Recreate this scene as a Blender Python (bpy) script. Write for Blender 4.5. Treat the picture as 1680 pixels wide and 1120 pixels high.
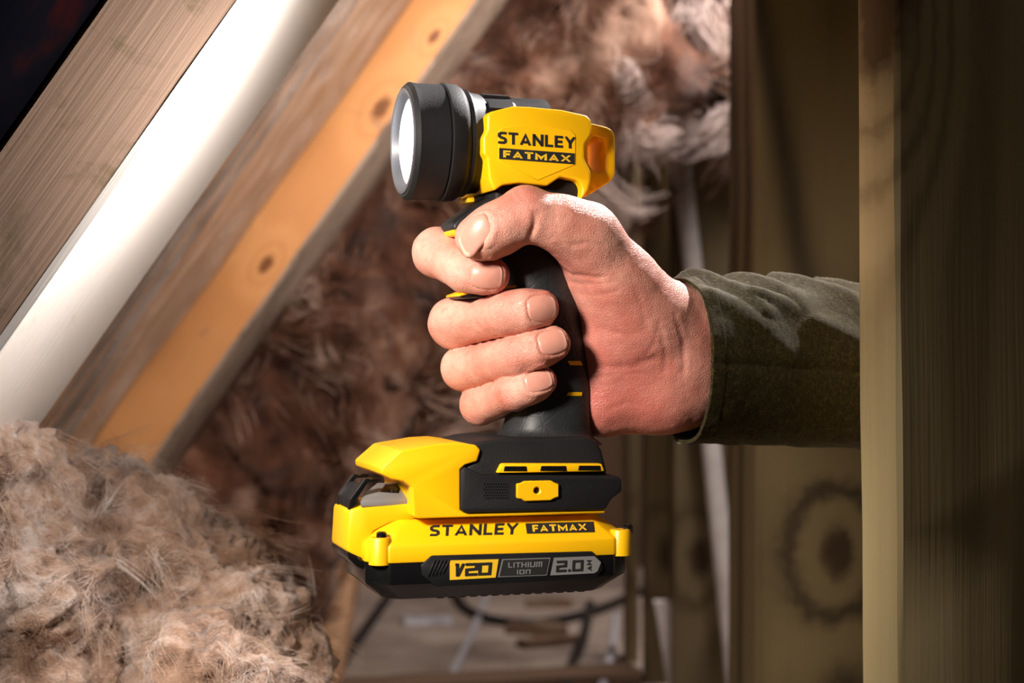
import bpy, bmesh, math, random
import numpy as np
from mathutils import Vector, Matrix, Euler
from mathutils.bvhtree import BVHTree

for o in list(bpy.data.objects):
    bpy.data.objects.remove(o)
scene = bpy.context.scene
COL = scene.collection
R = math.radians
random.seed(7)

# ------------------------------------------------------------------ camera
ZC = 0.35          # eye height above the attic floor
F = 2800.0         # focal length in pixels of the 1680 frame (60 mm lens)
DC = 0.70          # distance from the eye to the hand
cam = bpy.data.cameras.new('camera')
cam.sensor_width = 36.0
cam.lens = 60.0
cam.clip_start = 0.02
cam.dof.use_dof = True
cam.dof.focus_distance = 0.685
cam.dof.aperture_fstop = 10.0
camo = bpy.data.objects.new('camera', cam)
camo.location = (0, -DC, ZC)
camo.rotation_euler = (R(90), 0, 0)
COL.objects.link(camo)
scene.camera = camo

# ------------------------------------------------------------------ world, lights, exposure
world = bpy.data.worlds.new('attic_air')
scene.world = world
world.use_nodes = True
world.node_tree.nodes['Background'].inputs[0].default_value = (0.62, 0.50, 0.42, 1)
world.node_tree.nodes['Background'].inputs[1].default_value = 0.05


def area(name, loc, target, size, power, color):
    l = bpy.data.lights.new(name, 'AREA')
    l.shape = 'DISK'
    l.size = size
    l.energy = power
    l.color = color
    o = bpy.data.objects.new(name, l)
    o.location = loc
    d = Vector(target) - Vector(loc)
    o.rotation_euler = d.to_track_quat('-Z', 'Y').to_euler()
    COL.objects.link(o)
    return o


def spot(name, loc, target, power, angle, blend, radius, color):
    l = bpy.data.lights.new(name, 'SPOT')
    l.energy = power
    l.color = color
    l.spot_size = R(angle)
    l.spot_blend = blend
    l.shadow_soft_size = radius
    o = bpy.data.objects.new(name, l)
    o.location = loc
    o.rotation_euler = (Vector(target) - Vector(loc)).to_track_quat('-Z', 'Y').to_euler()
    COL.objects.link(o)
    return o


spot('added_key', (-0.30, -0.44, 0.53), (-0.11, 0.0, 0.34), 28.0, 52, 0.8, 0.05, (1.0, 0.90, 0.82))  # added key light out of frame, brightens the fingers and torch
spot('added_rim', (0.29, 0.29, 0.80), (0.09, 0.0, 0.39), 40.0, 46, 0.5, 0.02, (1.0, 0.95, 0.95))  # unseen rim light, added to edge the wrist and sleeve top
spot('rafter_fill', (0.12, 0.25, 0.59), (-0.24, 0.72, 0.40), 11.5, 80, 0.6, 0.06, (1.0, 0.89, 0.82))  # fill spot added to lift the far rafter and the batt
area('stud_fill', (0.26, 0.66, 0.72), (0.06, 1.2, 0.15), 0.1, 2.0, (1.0, 0.92, 0.88))  # added fill that brightens the pipe and rear studs
area('floor_fill', (0.22, 1.15, 0.95), (0.0, 1.3, 0.0), 0.3, 14.0, (1.0, 0.90, 0.84))  # overhead fill, added for the dim attic floor

scene.view_settings.view_transform = 'Standard'
scene.view_settings.look = 'None'
scene.view_settings.exposure = 0.0
scene.view_settings.gamma = 1.0
scene.view_settings.use_curve_mapping = False


# ------------------------------------------------------------------ helpers
def P(px, py, dist):
    """point of the attic seen at a pixel of the photograph, at a distance along the view"""
    return Vector(((px - 840) * dist / F, dist - DC, ZC + (560 - py) * dist / F))


def link(name, me, mat=None, parent=None):
    o = bpy.data.objects.new(name, me)
    COL.objects.link(o)
    if mat is not None:
        me.materials.append(mat)
    if parent is not None:
        o.parent = parent
    return o


def tag(o, label, cat=None, group=None, kind=None):
    o['label'] = label
    if cat:
        o['category'] = cat
    if group:
        o['group'] = group
    if kind:
        o['kind'] = kind
    return o


def bm_mesh(bm, name, smooth=32):
    bmesh.ops.recalc_face_normals(bm, faces=bm.faces[:])
    me = bpy.data.meshes.new(name)
    bm.to_mesh(me)
    bm.free()
    me.shade_smooth()
    me.set_sharp_from_angle(angle=R(smooth))
    return me


def bevel_sharp(bm, w, seg=2, ang=25):
    if w <= 0:
        return
    bm.normal_update()
    es = [e for e in bm.edges if len(e.link_faces) == 2 and e.calc_face_angle(0) > R(ang)]
    bmesh.ops.bevel(bm, geom=es, offset=w, segments=seg, profile=0.5, affect='EDGES', clamp_overlap=True)


def add_prism(bm, poly, v0, v1, hole=None):
    """poly of (u, w); extruded along v"""
    n = len(poly)
    a = [bm.verts.new((u, v0, w)) for u, w in poly]
    b = [bm.verts.new((u, v1, w)) for u, w in poly]
    for i in range(n):
        j = (i + 1) % n
        bm.faces.new((a[i], a[j], b[j], b[i]))
    if hole is None:
        bm.faces.new(a)
        bm.faces.new(b[::-1])
    else:
        m = len(hole)
        c = [bm.verts.new((u, v0, w)) for u, w in hole]
        d = [bm.verts.new((u, v1, w)) for u, w in hole]
        for i in range(m):
            j = (i + 1) % m
            bm.faces.new((c[j], c[i], d[i], d[j]))
        for o, h in ((a, c), (b, d)):
            eo = [bm.edges.get((o[i], o[(i + 1) % n])) for i in range(n)]
            eh = [bm.edges.get((h[i], h[(i + 1) % m])) for i in range(m)]
            bmesh.ops.triangle_fill(bm, edges=eo + eh, use_beauty=True)


def add_loft(bm, rings, caps=True):
    vs = [[bm.verts.new(p) for p in r] for r in rings]
    n = len(vs[0])
    for a, b in zip(vs, vs[1:]):
        for i in range(n):
            j = (i + 1) % n
            bm.faces.new((a[i], a[j], b[j], b[i]))
    if caps:
        bm.faces.new(vs[0][::-1])
        bm.faces.new(vs[-1])


def add_box(bm, lo, hi):
    x0, y0, z0 = lo
    x1, y1, z1 = hi
    add_loft(bm, [[(x0, y0, z0), (x1, y0, z0), (x1, y1, z0), (x0, y1, z0)],
                  [(x0, y0, z1), (x1, y0, z1), (x1, y1, z1), (x0, y1, z1)]])


def add_tube(bm, pts, r, n=10, cap=True):
    pts = [Vector(p) for p in pts]
    rings = []
    up = Vector((0, 0, 1))
    for i, p in enumerate(pts):
        t = (pts[min(i + 1, len(pts) - 1)] - pts[max(i - 1, 0)]).normalized()
        if abs(t.dot(up)) > 0.95:
            up = Vector((0, 1, 0))
        a = t.cross(up).normalized()
        b = t.cross(a).normalized()
        rr = r[i] if isinstance(r, (list, tuple)) else r
        rings.append([p + (a * math.cos(2 * math.pi * k / n) + b * math.sin(2 * math.pi * k / n)) * rr for k in range(n)])
    add_loft(bm, rings, cap)


def smooth_path(pts, n=8):
    pts = [Vector(p) for p in pts]
    out = []
    for i in range(len(pts) - 1):
        p0, p1, p2, p3 = pts[max(i - 1, 0)], pts[i], pts[i + 1], pts[min(i + 2, len(pts) - 1)]
        for k in range(n):
            t = k / n
            out.append(0.5 * ((2 * p1) + (p2 - p0) * t + (2 * p0 - 5 * p1 + 4 * p2 - p3) * t * t + (3 * p1 - p0 - 3 * p2 + p3) * t ** 3))
    out.append(pts[-1])
    return out


# ------------------------------------------------------------------ numpy noise and surface extraction
_rs = np.random.RandomState(11)
_perm = np.concatenate([_rs.permutation(256)] * 3)
_grad = _rs.normal(size=(256, 3))
_grad /= np.linalg.norm(_grad, axis=1)[:, None]


def perlin(p):
    p = np.asarray(p, float)
    i = np.floor(p).astype(int)
    f = p - i
    i &= 255
    u = f * f * f * (f * (f * 6 - 15) + 10)
    out = 0
    for dx in (0, 1):
        wx = u[:, 0] if dx else 1 - u[:, 0]
        for dy in (0, 1):
            wy = u[:, 1] if dy else 1 - u[:, 1]
            for dz in (0, 1):
                wz = u[:, 2] if dz else 1 - u[:, 2]
                h = _perm[_perm[_perm[i[:, 0] + dx] + i[:, 1] + dy] + i[:, 2] + dz]
                g = _grad[h]
                out = out + wx * wy * wz * (g[:, 0] * (f[:, 0] - dx) + g[:, 1] * (f[:, 1] - dy) + g[:, 2] * (f[:, 2] - dz))
    return out


def fbm(p, o=4, gain=0.5):
    a, s, t = 1.0, 1.0, 0
    for k in range(o):
        t = t + a * perlin(p * s + k * 17.3)
        a *= gain
        s *= 2.03
    return t


def smin(a, b, k):
    h = np.maximum(k - np.abs(a - b), 0) / k
    return np.minimum(a, b) - h * h * k * 0.25


def rcone(p, a, b, ra, rb):
    ab = b - a
    pa = p - a
    t = np.clip(pa @ ab / (ab @ ab), 0, 1)
    return np.linalg.norm(pa - t[:, None] * ab, axis=1) - (ra + (rb - ra) * t)


def surface(fun, lo, hi, h, band, newton=2):
    """closed mesh of fun < 0 (surface nets on a narrow band)"""
    lo = np.array(lo, float)
    hi = np.array(hi, float)
    q = 4
    nc = np.ceil((hi - lo) / (h * q)).astype(int) + 1
    cg = np.stack(np.meshgrid(*[lo[i] + h * q * np.arange(nc[i]) for i in range(3)], indexing='ij'), -1).reshape(-1, 3)
    cf = fun(cg).reshape(nc)
    n = (nc - 1) * q + 1
    idx = [np.minimum((np.arange(n[i]) + q // 2) // q, nc[i] - 1) for i in range(3)]
    f = cf[np.ix_(*idx)].copy()
    near = np.abs(f) < h * q * 0.9 + band
    ii = np.argwhere(near)
    f[near] = fun(lo + ii * h)
    s = f < 0
    acc = np.zeros(tuple(n - 1), int)
    for dx in (0, 1):
        for dy in (0, 1):
            for dz in (0, 1):
                acc += s[dx:n[0] - 1 + dx, dy:n[1] - 1 + dy, dz:n[2] - 1 + dz]
    act = (acc > 0) & (acc < 8)
    cid = -np.ones(act.shape, int)
    cells = np.argwhere(act)
    cid[act] = np.arange(len(cells))
    pos = np.zeros((len(cells), 3))
    cnt = np.zeros(len(cells))
    for ax in range(3):
        o1, o2 = [k for k in range(3) if k != ax]
        for d1 in (0, 1):
            for d2 in (0, 1):
                c0 = cells.copy()
                c0[:, o1] += d1
                c0[:, o2] += d2
                c1 = c0.copy()
                c1[:, ax] += 1
                f0 = f[tuple(c0.T)]
                f1 = f[tuple(c1.T)]
                m = (f0 < 0) != (f1 < 0)
                t = f0[m] / (f0[m] - f1[m])
                pp = c0[m].astype(float)
                pp[:, ax] += t
                pos[m] += pp
                cnt[m] += 1
    verts = lo + h * pos / cnt[:, None]
    quads = []
    for ax in range(3):
        a1, a2 = (ax + 1) % 3, (ax + 2) % 3
        sl0 = [slice(None)] * 3
        sl1 = [slice(None)] * 3
        sl0[ax] = slice(0, -1)
        sl1[ax] = slice(1, None)
        df = s[tuple(sl0)] != s[tuple(sl1)]
        e = np.argwhere(df)
        ok = (e[:, a1] > 0) & (e[:, a2] > 0) & (e[:, a1] < n[a1] - 1) & (e[:, a2] < n[a2] - 1)
        e = e[ok]
        ins = s[tuple(e.T)]
        cs = []
        for d1, d2 in ((-1, -1), (0, -1), (0, 0), (-1, 0)):
            c = e.copy()
            c[:, a1] += d1
            c[:, a2] += d2
            cs.append(cid[tuple(c.T)])
        qd = np.stack(cs, 1)
        qd[~ins] = qd[~ins][:, ::-1]
        quads.append(qd)
    quads = np.concatenate(quads)
    for _ in range(newton):
        g, fv = gradient(fun, verts, h * 0.25)
        g2 = np.maximum((g * g).sum(1), 0.05)
        step = (fv / g2)[:, None] * g
        ln = np.linalg.norm(step, axis=1)
        step *= np.minimum(1, 0.5 * h / np.maximum(ln, 1e-9))[:, None]
        verts = verts - step
    return verts, quads


def gradient(fun, p, e):
    f0 = fun(p)
    g = np.stack([fun(p + np.eye(3)[k] * e) - f0 for k in range(3)], 1) / e
    return g, f0


def np_mesh(name, verts, quads):
    me = bpy.data.meshes.new(name)
    me.vertices.add(len(verts))
    me.vertices.foreach_set('co', np.asarray(verts, np.float32).ravel())
    me.loops.add(quads.size)
    me.loops.foreach_set('vertex_index', quads.astype(np.int32).ravel())
    me.polygons.add(len(quads))
    me.polygons.foreach_set('loop_start', np.arange(len(quads), dtype=np.int32) * quads.shape[1])
    me.update(calc_edges=True)
    me.validate()
    me.shade_smooth()
    return me


def hair(name, pos, rad, mat, parent=None):
    """pos (n, k, 3), rad (k,) or (n, k): fine strands"""
    n, k, _ = pos.shape
    cu = bpy.data.hair_curves.new(name)
    cu.add_curves([k] * n)
    cu.points.foreach_set('position', pos.astype(np.float32).ravel())
    r = np.broadcast_to(rad, (n, k)).astype(np.float32)
    at = cu.attributes.get('radius') or cu.attributes.new('radius', 'FLOAT', 'POINT')
    at.data.foreach_set('value', r.ravel())
    cu.materials.append(mat)
    o = bpy.data.objects.new(name, cu)
    COL.objects.link(o)
    if parent:
        o.parent = parent
    return o


# ------------------------------------------------------------------ materials
class NT:
    def __init__(self, name):
        self.m = bpy.data.materials.new(name)
        self.m.use_nodes = True
        self.t = self.m.node_tree
        self.b = self.t.nodes['Principled BSDF']
        self.out = self.t.nodes['Material Output']

    def n(self, typ, **kw):
        nd = self.t.nodes.new('ShaderNode' + typ)
        for k, v in kw.items():
            setattr(nd, k, v)
        return nd

    def put(self, sock, v):
        if hasattr(v, 'is_output') or isinstance(v, bpy.types.NodeSocket):
            self.t.links.new(v, sock)
        else:
            if isinstance(v, (tuple, list)) and len(v) == 3 and sock.type == 'RGBA':
                v = (*v, 1)
            sock.default_value = v

    def math(self, op, a, b=0.0, c=0.0, clamp=False):
        nd = self.n('Math', operation=op, use_clamp=clamp)
        self.put(nd.inputs[0], a)
        self.put(nd.inputs[1], b)
        self.put(nd.inputs[2], c)
        return nd.outputs[0]

    def vec(self, op, a, b=(0, 0, 0)):
        nd = self.n('VectorMath', operation=op)
        self.put(nd.inputs[0], a)
        self.put(nd.inputs[1], b)
        return nd.outputs['Value'] if op in ('LENGTH', 'DISTANCE', 'DOT_PRODUCT') else nd.outputs[0]

    def co(self):
        return self.n('TexCoord').outputs['Object']

    def noise(self, vec, scale=5.0, detail=4.0, rough=0.55, dist=0.0, color=False):
        nd = self.n('TexNoise')
        self.put(nd.inputs['Vector'], vec)
        self.put(nd.inputs['Scale'], scale)
        self.put(nd.inputs['Detail'], detail)
        self.put(nd.inputs['Roughness'], rough)
        self.put(nd.inputs['Distortion'], dist)
        return nd.outputs['Color' if color else 'Fac']

    def vor(self, vec, scale, feature='F1', out='Distance'):
        nd = self.n('TexVoronoi', feature=feature)
        self.put(nd.inputs['Vector'], vec)
        self.put(nd.inputs['Scale'], scale)
        return nd.outputs[out]

    def ramp(self, fac, stops):
        nd = self.n('ValToRGB')
        e = nd.color_ramp.elements
        while len(e) < len(stops):
            e.new(0.5)
        for el, (p, c) in zip(e, stops):
            el.position = p
            el.color = (*c, 1) if len(c) == 3 else c
        self.put(nd.inputs[0], fac)
        return nd.outputs[0]

    def mix(self, fac, a, b, blend='MIX'):
        nd = self.n('Mix', data_type='RGBA', blend_type=blend)
        self.put(nd.inputs[0], fac)
        self.put(nd.inputs[6], a)
        self.put(nd.inputs[7], b)
        return nd.outputs[2]

    def rng(self, v, a, b, c=0.0, d=1.0):
        nd = self.n('MapRange')
        for s, x in zip(nd.inputs, (v, a, b, c, d)):
            self.put(s, x)
        return nd.outputs[0]

    def bump(self, h, strength=0.3, dist=0.001):
        nd = self.n('Bump')
        self.put(nd.inputs['Height'], h)
        nd.inputs['Strength'].default_value = strength
        nd.inputs['Distance'].default_value = dist
        self.t.links.new(nd.outputs[0], self.b.inputs['Normal'])

    def set(self, **kw):
        for k, v in kw.items():
            self.put(self.b.inputs[k.replace('_', ' ')], v)
        return self


def lin(r, g, b):
    return tuple(((c / 255 + 0.055) / 1.055) ** 2.4 if c > 10 else c / 255 / 12.92 for c in (r, g, b))


def plastic(name, col, rough=0.4, grain=0.0, gscale=2500, spec=0.5):
    t = NT(name)
    co = t.co()
    n = t.noise(co, 60, 4, 0.6)
    c = t.mix(t.rng(n, 0.35, 0.75, 0, 0.25), col, tuple(x * 0.8 for x in col))
    t.set(Base_Color=c, Roughness=t.rng(n, 0.3, 0.7, rough - 0.06, rough + 0.08))
    t.put(t.b.inputs['Specular IOR Level'], spec)
    if grain:
        t.bump(t.noise(co, gscale, 2, 0.6), grain, 0.0003)
    return t.m


def wood(name, light, dark, lines=26.0, sx=2.0, sy=16.0, knots=(), rough=0.62, stain=None, line_mix=0.55, fine=0.35):
    """grain runs along local x; knots are (x, y, z, radius)"""
    t = NT(name)
    co = t.co()
    mp = t.n('Mapping')
    mp.inputs['Scale'].default_value = (sx, sy, sy)
    t.put(mp.inputs['Vector'], co)
    big = t.noise(mp.outputs[0], 0.55, 2, 0.5, 0.4)
    field = big
    kdark = None
    for kx, ky, kz, kr in knots:
        d = t.vec('SUBTRACT', co, (kx, ky, kz))
        sc = t.vec('MULTIPLY', d, (0.55, 1, 1))
        wob = t.noise(co, 1.2 / kr, 3, 0.6)
        ln = t.math('ADD', t.vec('LENGTH', sc), t.math('MULTIPLY', t.math('SUBTRACT', wob, 0.5), kr * 0.8))
        g = t.math('POWER', 2.718, t.math('MULTIPLY', t.math('POWER', t.math('DIVIDE', ln, kr * 2.6), 2.0), -1.0))
        field = t.math('ADD', field, t.math('MULTIPLY', g, 1.9 / lines))
        kd = t.rng(ln, kr * 0.55, kr * 1.15, 1.0, 0.0)
        kdark = kd if kdark is None else t.math('MAXIMUM', kdark, kd)
    ring = t.math('SINE', t.math('MULTIPLY', field, lines * 6.283))
    ring = t.math('POWER', t.rng(ring, -1, 1), 2.2)
    mp2 = t.n('Mapping')
    mp2.inputs['Scale'].default_value = (6, 260, 260)
    t.put(mp2.inputs['Vector'], co)
    fib = t.noise(mp2.outputs[0], 1.0, 3, 0.6)
    blot = t.noise(co, 9, 4, 0.6)
    f = t.math('ADD', t.math('MULTIPLY', ring, line_mix), t.math('MULTIPLY', t.math('SUBTRACT', fib, 0.5), fine), clamp=True)
    c = t.mix(f, light, dark)
    c = t.mix(t.rng(blot, 0.35, 0.75, 0, 0.35), c, tuple(x * 0.72 for x in light))
    if stain:
        scol, slo, shi = stain
        st = t.noise(co, 22, 6, 0.7, 0.6)
        c = t.mix(t.rng(st, slo, shi), c, scol)
    if kdark is not None:
        c = t.mix(t.math('MULTIPLY', kdark, 0.9), c, tuple(x * 0.22 for x in (light[0], light[1] * 0.72, light[2] * 0.6)))
    t.set(Base_Color=c, Roughness=rough)
    t.put(t.b.inputs['Specular IOR Level'], 0.25)
    t.bump(t.math('ADD', t.math('MULTIPLY', ring, -0.3), fib), 0.35, 0.0008)
    return t.m


M = {}
M['yellow'] = plastic('yellow_plastic', lin(250, 190, 8), 0.38, 0.10)
M['black_rubber'] = plastic('black_rubber', lin(24, 24, 25), 0.6, 0.35, 1800, 0.3)
M['black_plastic'] = plastic('black_plastic', lin(22, 22, 23), 0.48, 0.08, 2500, 0.3)
M['gloss_black'] = plastic('gloss_black', lin(14, 14, 15), 0.2)
M['print_black'] = plastic('print_black', lin(34, 34, 34), 0.5)
M['grey_plastic'] = plastic('grey_plastic', lin(122, 120, 118), 0.42, 0.08)
M['label_grey'] = plastic('label_grey', lin(120, 120, 118), 0.45)
M['label_yellow'] = plastic('label_yellow', lin(232, 186, 40), 0.45)
M['steel'] = plastic('steel', lin(150, 148, 145), 0.25)
M['steel'].node_tree.nodes['Principled BSDF'].inputs['Metallic'].default_value = 1.0

t = NT('lamp_lens_glow')
t.set(Base_Color=(0.9, 0.93, 1.0), Roughness=0.15)
t.put(t.b.inputs['Emission Color'], (0.93, 0.97, 1.0, 1))
t.put(t.b.inputs['Emission Strength'], 4.0)
M['glow'] = t.m
t = NT('reflector')
t.set(Base_Color=(0.75, 0.78, 0.85), Roughness=0.12, Metallic=1.0)
M['reflector'] = t.m

# ------------------------------------------------------------------ the setting: sloping roof frame
PHI = R(54.8)
RX = Vector((math.cos(PHI), 0, math.sin(PHI)))      # up the rafter
RN = Vector((-math.sin(PHI), 0, math.cos(PHI)))     # out through the roof
EYE = Vector((0, -DC, ZC))


def beam_object(name, mat, x0, x1, y0, y1, z0, z1, frame, bev=0.002, wob=0.0012, seg=24, parent=None):
    """a sawn timber: length along local x"""
    bm = bmesh.new()
    rings = []
    for i in range(seg + 1):
        x = x0 + (x1 - x0) * i / seg
        w = [random.uniform(-wob, wob) for _ in range(4)]
        b = bev
        rings.append([(x, y0 + b, z0 + w[0]), (x, y1 - b, z0 + w[0]), (x, y1 + w[1], z0 + b), (x, y1 + w[1], z1 - b),
                      (x, y1 - b, z1 + w[2]), (x, y0 + b, z1 + w[2]), (x, y0 + w[3], z1 - b), (x, y0 + w[3], z0 + b)])
    add_loft(bm, rings)
    o = link(name, bm_mesh(bm, name, 40), mat, parent)
    o.matrix_world = frame
    return o


def roof_frame(x, y, h):
    """frame on the roof slope: origin on the view axis offset, axes along the rafter, along the ridge, out of the roof"""
    m = Matrix((RX, Vector((0, 1, 0)), RN)).transposed().to_4x4()
    m.translation = EYE + Vector((0, y, 0)) + RN * h + RX * x
    return m


def on_roof(px, py, dist):
    """local rafter coordinates of a pixel at a distance"""
    p = P(px, py, dist) - EYE
    return p.dot(RX), p.dot(RN)


H0 = 0.1697
DN, D2 = 0.705, 1.280      # distance of the near and of the far rafter
ka = on_roof(70, 250, DN)
M['rafter_near'] = wood('rafter_near_wood', lin(162, 130, 108), lin(108, 84, 64), 9, 1.2, 9, (), 0.7,
                        (lin(92, 80, 46), 0.52, 0.72), 0.35)
M['weathered'] = wood('weathered_wood', lin(168, 146, 128), lin(112, 92, 78), 6, 1.2, 10, (), 0.75, (lin(104, 88, 76), 0.5, 0.7), 0.4)
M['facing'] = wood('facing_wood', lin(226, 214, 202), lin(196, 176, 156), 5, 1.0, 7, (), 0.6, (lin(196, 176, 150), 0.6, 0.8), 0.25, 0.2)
k1 = on_roof(625, 178, D2)
k2 = on_roof(437, 433, D2)
k3 = on_roof(545, 140, D2)
k4 = on_roof(712, 60, D2)
k5 = on_roof(392, 388, D2)
M['rafter_far'] = wood('rafter_far_wood', lin(216, 154, 98), lin(186, 118, 66), 7, 1.2, 8,
                       [(k1[0], 0, k1[1] - H0, .0065), (k2[0], 0, k2[1] - H0, .005), (k3[0], 0, k3[1] - H0, .005), (k4[0], 0, k4[1] - H0, .004),
                        (k5[0], 0, k5[1] - H0, .003)], 0.6, (lin(150, 120, 96), 0.62, 0.8), 0.3)
r1 = beam_object('rafter', M['rafter_near'], -0.62, 0.75, 0.0, 0.1515, 0.0015, 0.05, roof_frame(0, DN, H0), 0.002, 0.0001)
tag(r1, 'near sloping rafter with a pale board flooded white by the torch beam', 'rafter', 'sloping roof rafters')
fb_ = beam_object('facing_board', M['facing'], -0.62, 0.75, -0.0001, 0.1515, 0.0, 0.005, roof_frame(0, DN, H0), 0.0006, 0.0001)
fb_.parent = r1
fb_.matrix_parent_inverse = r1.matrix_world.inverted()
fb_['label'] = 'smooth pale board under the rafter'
r2 = beam_object('rafter', M['rafter_far'], -0.62, 0.95, 0.0, 0.152, 0.0, 0.05, roof_frame(0, D2, H0))
we = beam_object('weathered_edge', M['weathered'], -0.62, 0.95, 0.0008, 0.1525, -0.0012, 0.002, roof_frame(0, D2, H0), 0.0008, 0.0003)
we.parent = r2
we.matrix_parent_inverse = r2.matrix_world.inverted()
we['label'] = 'weathered grey underside'
tag(r2, 'orange-tinted sloping rafter with dark knots right behind the torch head', 'rafter', 'sloping roof rafters')

# roof underside in the bays: membrane between and beyond the rafters
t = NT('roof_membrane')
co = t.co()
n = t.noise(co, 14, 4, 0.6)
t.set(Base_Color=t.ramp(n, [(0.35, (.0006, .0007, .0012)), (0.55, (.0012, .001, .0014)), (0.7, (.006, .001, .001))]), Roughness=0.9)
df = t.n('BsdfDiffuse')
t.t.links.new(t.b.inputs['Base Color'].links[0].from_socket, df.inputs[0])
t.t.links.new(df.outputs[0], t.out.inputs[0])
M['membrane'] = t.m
bm = bmesh.new()
add_box(bm, (-0.66, -0.20, 0), (1.0, 1.3, 0.012))
ce = link('ceiling', bm_mesh(bm, 'ceiling'), M['membrane'])
ce.matrix_world = roof_frame(0, DN, H0 + 0.051)
ce['kind'] = 'structure'
ce['label'] = 'dark roofing membrane over the rafters'

# clear plastic film stapled across the bay between the two rafters
t = NT('plastic_film')
co = t.co()
n = t.noise(co, 30, 3, 0.5, 0.5)
t.set(Base_Color=t.ramp(n, [(0.3, lin(150, 128, 112)), (0.7, lin(196, 178, 166))]), Roughness=0.22)
t.put(t.b.inputs['Coat Weight'], 0.3)
tr = t.n('BsdfTransparent')
tr.inputs[0].default_value = (0.95, 0.9, 0.86, 1)
mx = t.n('MixShader')
mx.inputs[0].default_value = 0.62
t.t.links.new(tr.outputs[0], mx.inputs[1])
t.t.links.new(t.b.outputs[0], mx.inputs[2])
t.t.links.new(mx.outputs[0], t.out.inputs[0])
M['film'] = t.m


def film_sheet(name, nx, ny, fn, label, mat=None):
    uu, vv = np.meshgrid(np.linspace(0, 1, nx), np.linspace(0, 1, ny), indexing='ij')
    p = fn(uu.ravel(), vv.ravel())
    idx = np.arange(nx * ny).reshape(nx, ny)
    q = np.stack([idx[:-1, :-1], idx[1:, :-1], idx[1:, 1:], idx[:-1, 1:]], -1).reshape(-1, 4)
    me = np_mesh(name, p, q)
    o = link(name, me, mat or M['film'])
    sm = o.modifiers.new('thickness', 'SOLIDIFY')
    sm.thickness = 0.0004
    return tag(o, label, 'plastic sheet')


def f_film(u, v):
    x = -0.62 + u * 1.4
    y = 0.858 + v * 0.42
    z = 0.2155 - 0.006 * np.sin(np.pi * np.clip(v, 0, 1))
    q = np.stack([x * 3, y * 22, y * 0], 1)
    z = z + 0.006 * fbm(q, 3) - 0.012 * np.clip((v - 0.80) / 0.20, 0, 1) ** 2 * (0.35 + 0.9 * perlin(np.stack([x * 6, x * 0 + 3.3, x * 0], 1)))
    rx, rn = np.array(RX), np.array(RN)
    return np.array(EYE) + x[:, None] * rx + z[:, None] * rn + y[:, None] * np.array((0, 1, 0))


film_sheet('plastic_sheet', 160, 60, f_film, 'translucent grey film stretched between the two sloping rafters')

# floor, back wall, side closing walls
t = NT('attic_floor')
co = t.co()
n = t.noise(co, 7, 6, 0.65)
t.set(Base_Color=t.ramp(n, [(0.3, lin(88, 72, 62)), (0.55, lin(140, 124, 114)), (0.8, lin(168, 154, 146))]), Roughness=0.8)
t.bump(t.noise(co, 60, 5, 0.7), 0.5, 0.004)
M['floor'] = t.m
bm = bmesh.new()
add_box(bm, (-1.6, -1.3, -0.03), (1.2, 2.6, 0))
fl = link('floor', bm_mesh(bm, 'floor'), M['floor'])
fl['kind'] = 'structure'
fl['label'] = 'dusty plasterboard attic floor'
M['wall'] = wood('wall_wood', lin(84, 62, 46), lin(44, 30, 22), 8, 1.2, 6, (), 0.8)
wb = beam_object('wall_back', M['wall'], 0.0, 1.5, -1.2, 1.2, 0, 0.03, Matrix(((0, 1, 0, 0), (0, 0, 1, 1.95), (1, 0, 0, 0), (0, 0, 0, 1))))
wb['kind'] = 'structure'
wb['label'] = 'dark timber wall at the back of the attic'

# ------------------------------------------------------------------ upright timbers on the right
UP = Matrix(((0, 1, 0, 0), (0, 0, 1, 0), (1, 0, 0, 0), (0, 0, 0, 1)))   # local x up, local y to the right, local z away


def upright(px0, px1, dist, depth, mat, label, name='stud', group='upright timbers behind the arm', z1=1.0):
    fr = UP.copy()
    fr.translation = Vector(((px0 - 840) * dist / F, dist - DC, 0))
    o = beam_object(name, mat, 0.0, z1, 0.0, (px1 - px0) * dist / F, 0.0, depth, fr, 0.0025, 0.0008)
    return tag(o, label, 'timber', group)


def kn(px, py, px0, dist, r):
    return (P(px, py, dist).z, (px - px0) * dist / F, 0.0, r)


# near post: wide shadowed face towards the eye, narrow pale edge towards the torch
M['post'] = wood('post_wood', lin(206, 186, 138), lin(136, 114, 74), 13, 0.9, 9,
                 [(P(840, 60, 0.69).z, 0.0, 0.010, 0.012), (P(840, 5, 0.69).z, 0.0, 0.008, 0.016)], 0.65, None, 0.55)
PSI = R(39)
XP = (1480 - 840) * 0.672 / F
fr = Matrix.Rotation(R(-0.4), 4, 'Y') @ Matrix.Rotation(PSI, 4, 'Z') @ UP
fr.translation = Vector((XP + 0.0012, 0.672 - DC, 0))
post = beam_object('post', M['post'], 0.0, 1.1, 0.0, 0.125, 0.0, 0.0205, fr, 0.0016, 0.0005)
tag(post, 'near upright board with pale narrow edge hiding the end of the sleeve', 'post')

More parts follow.
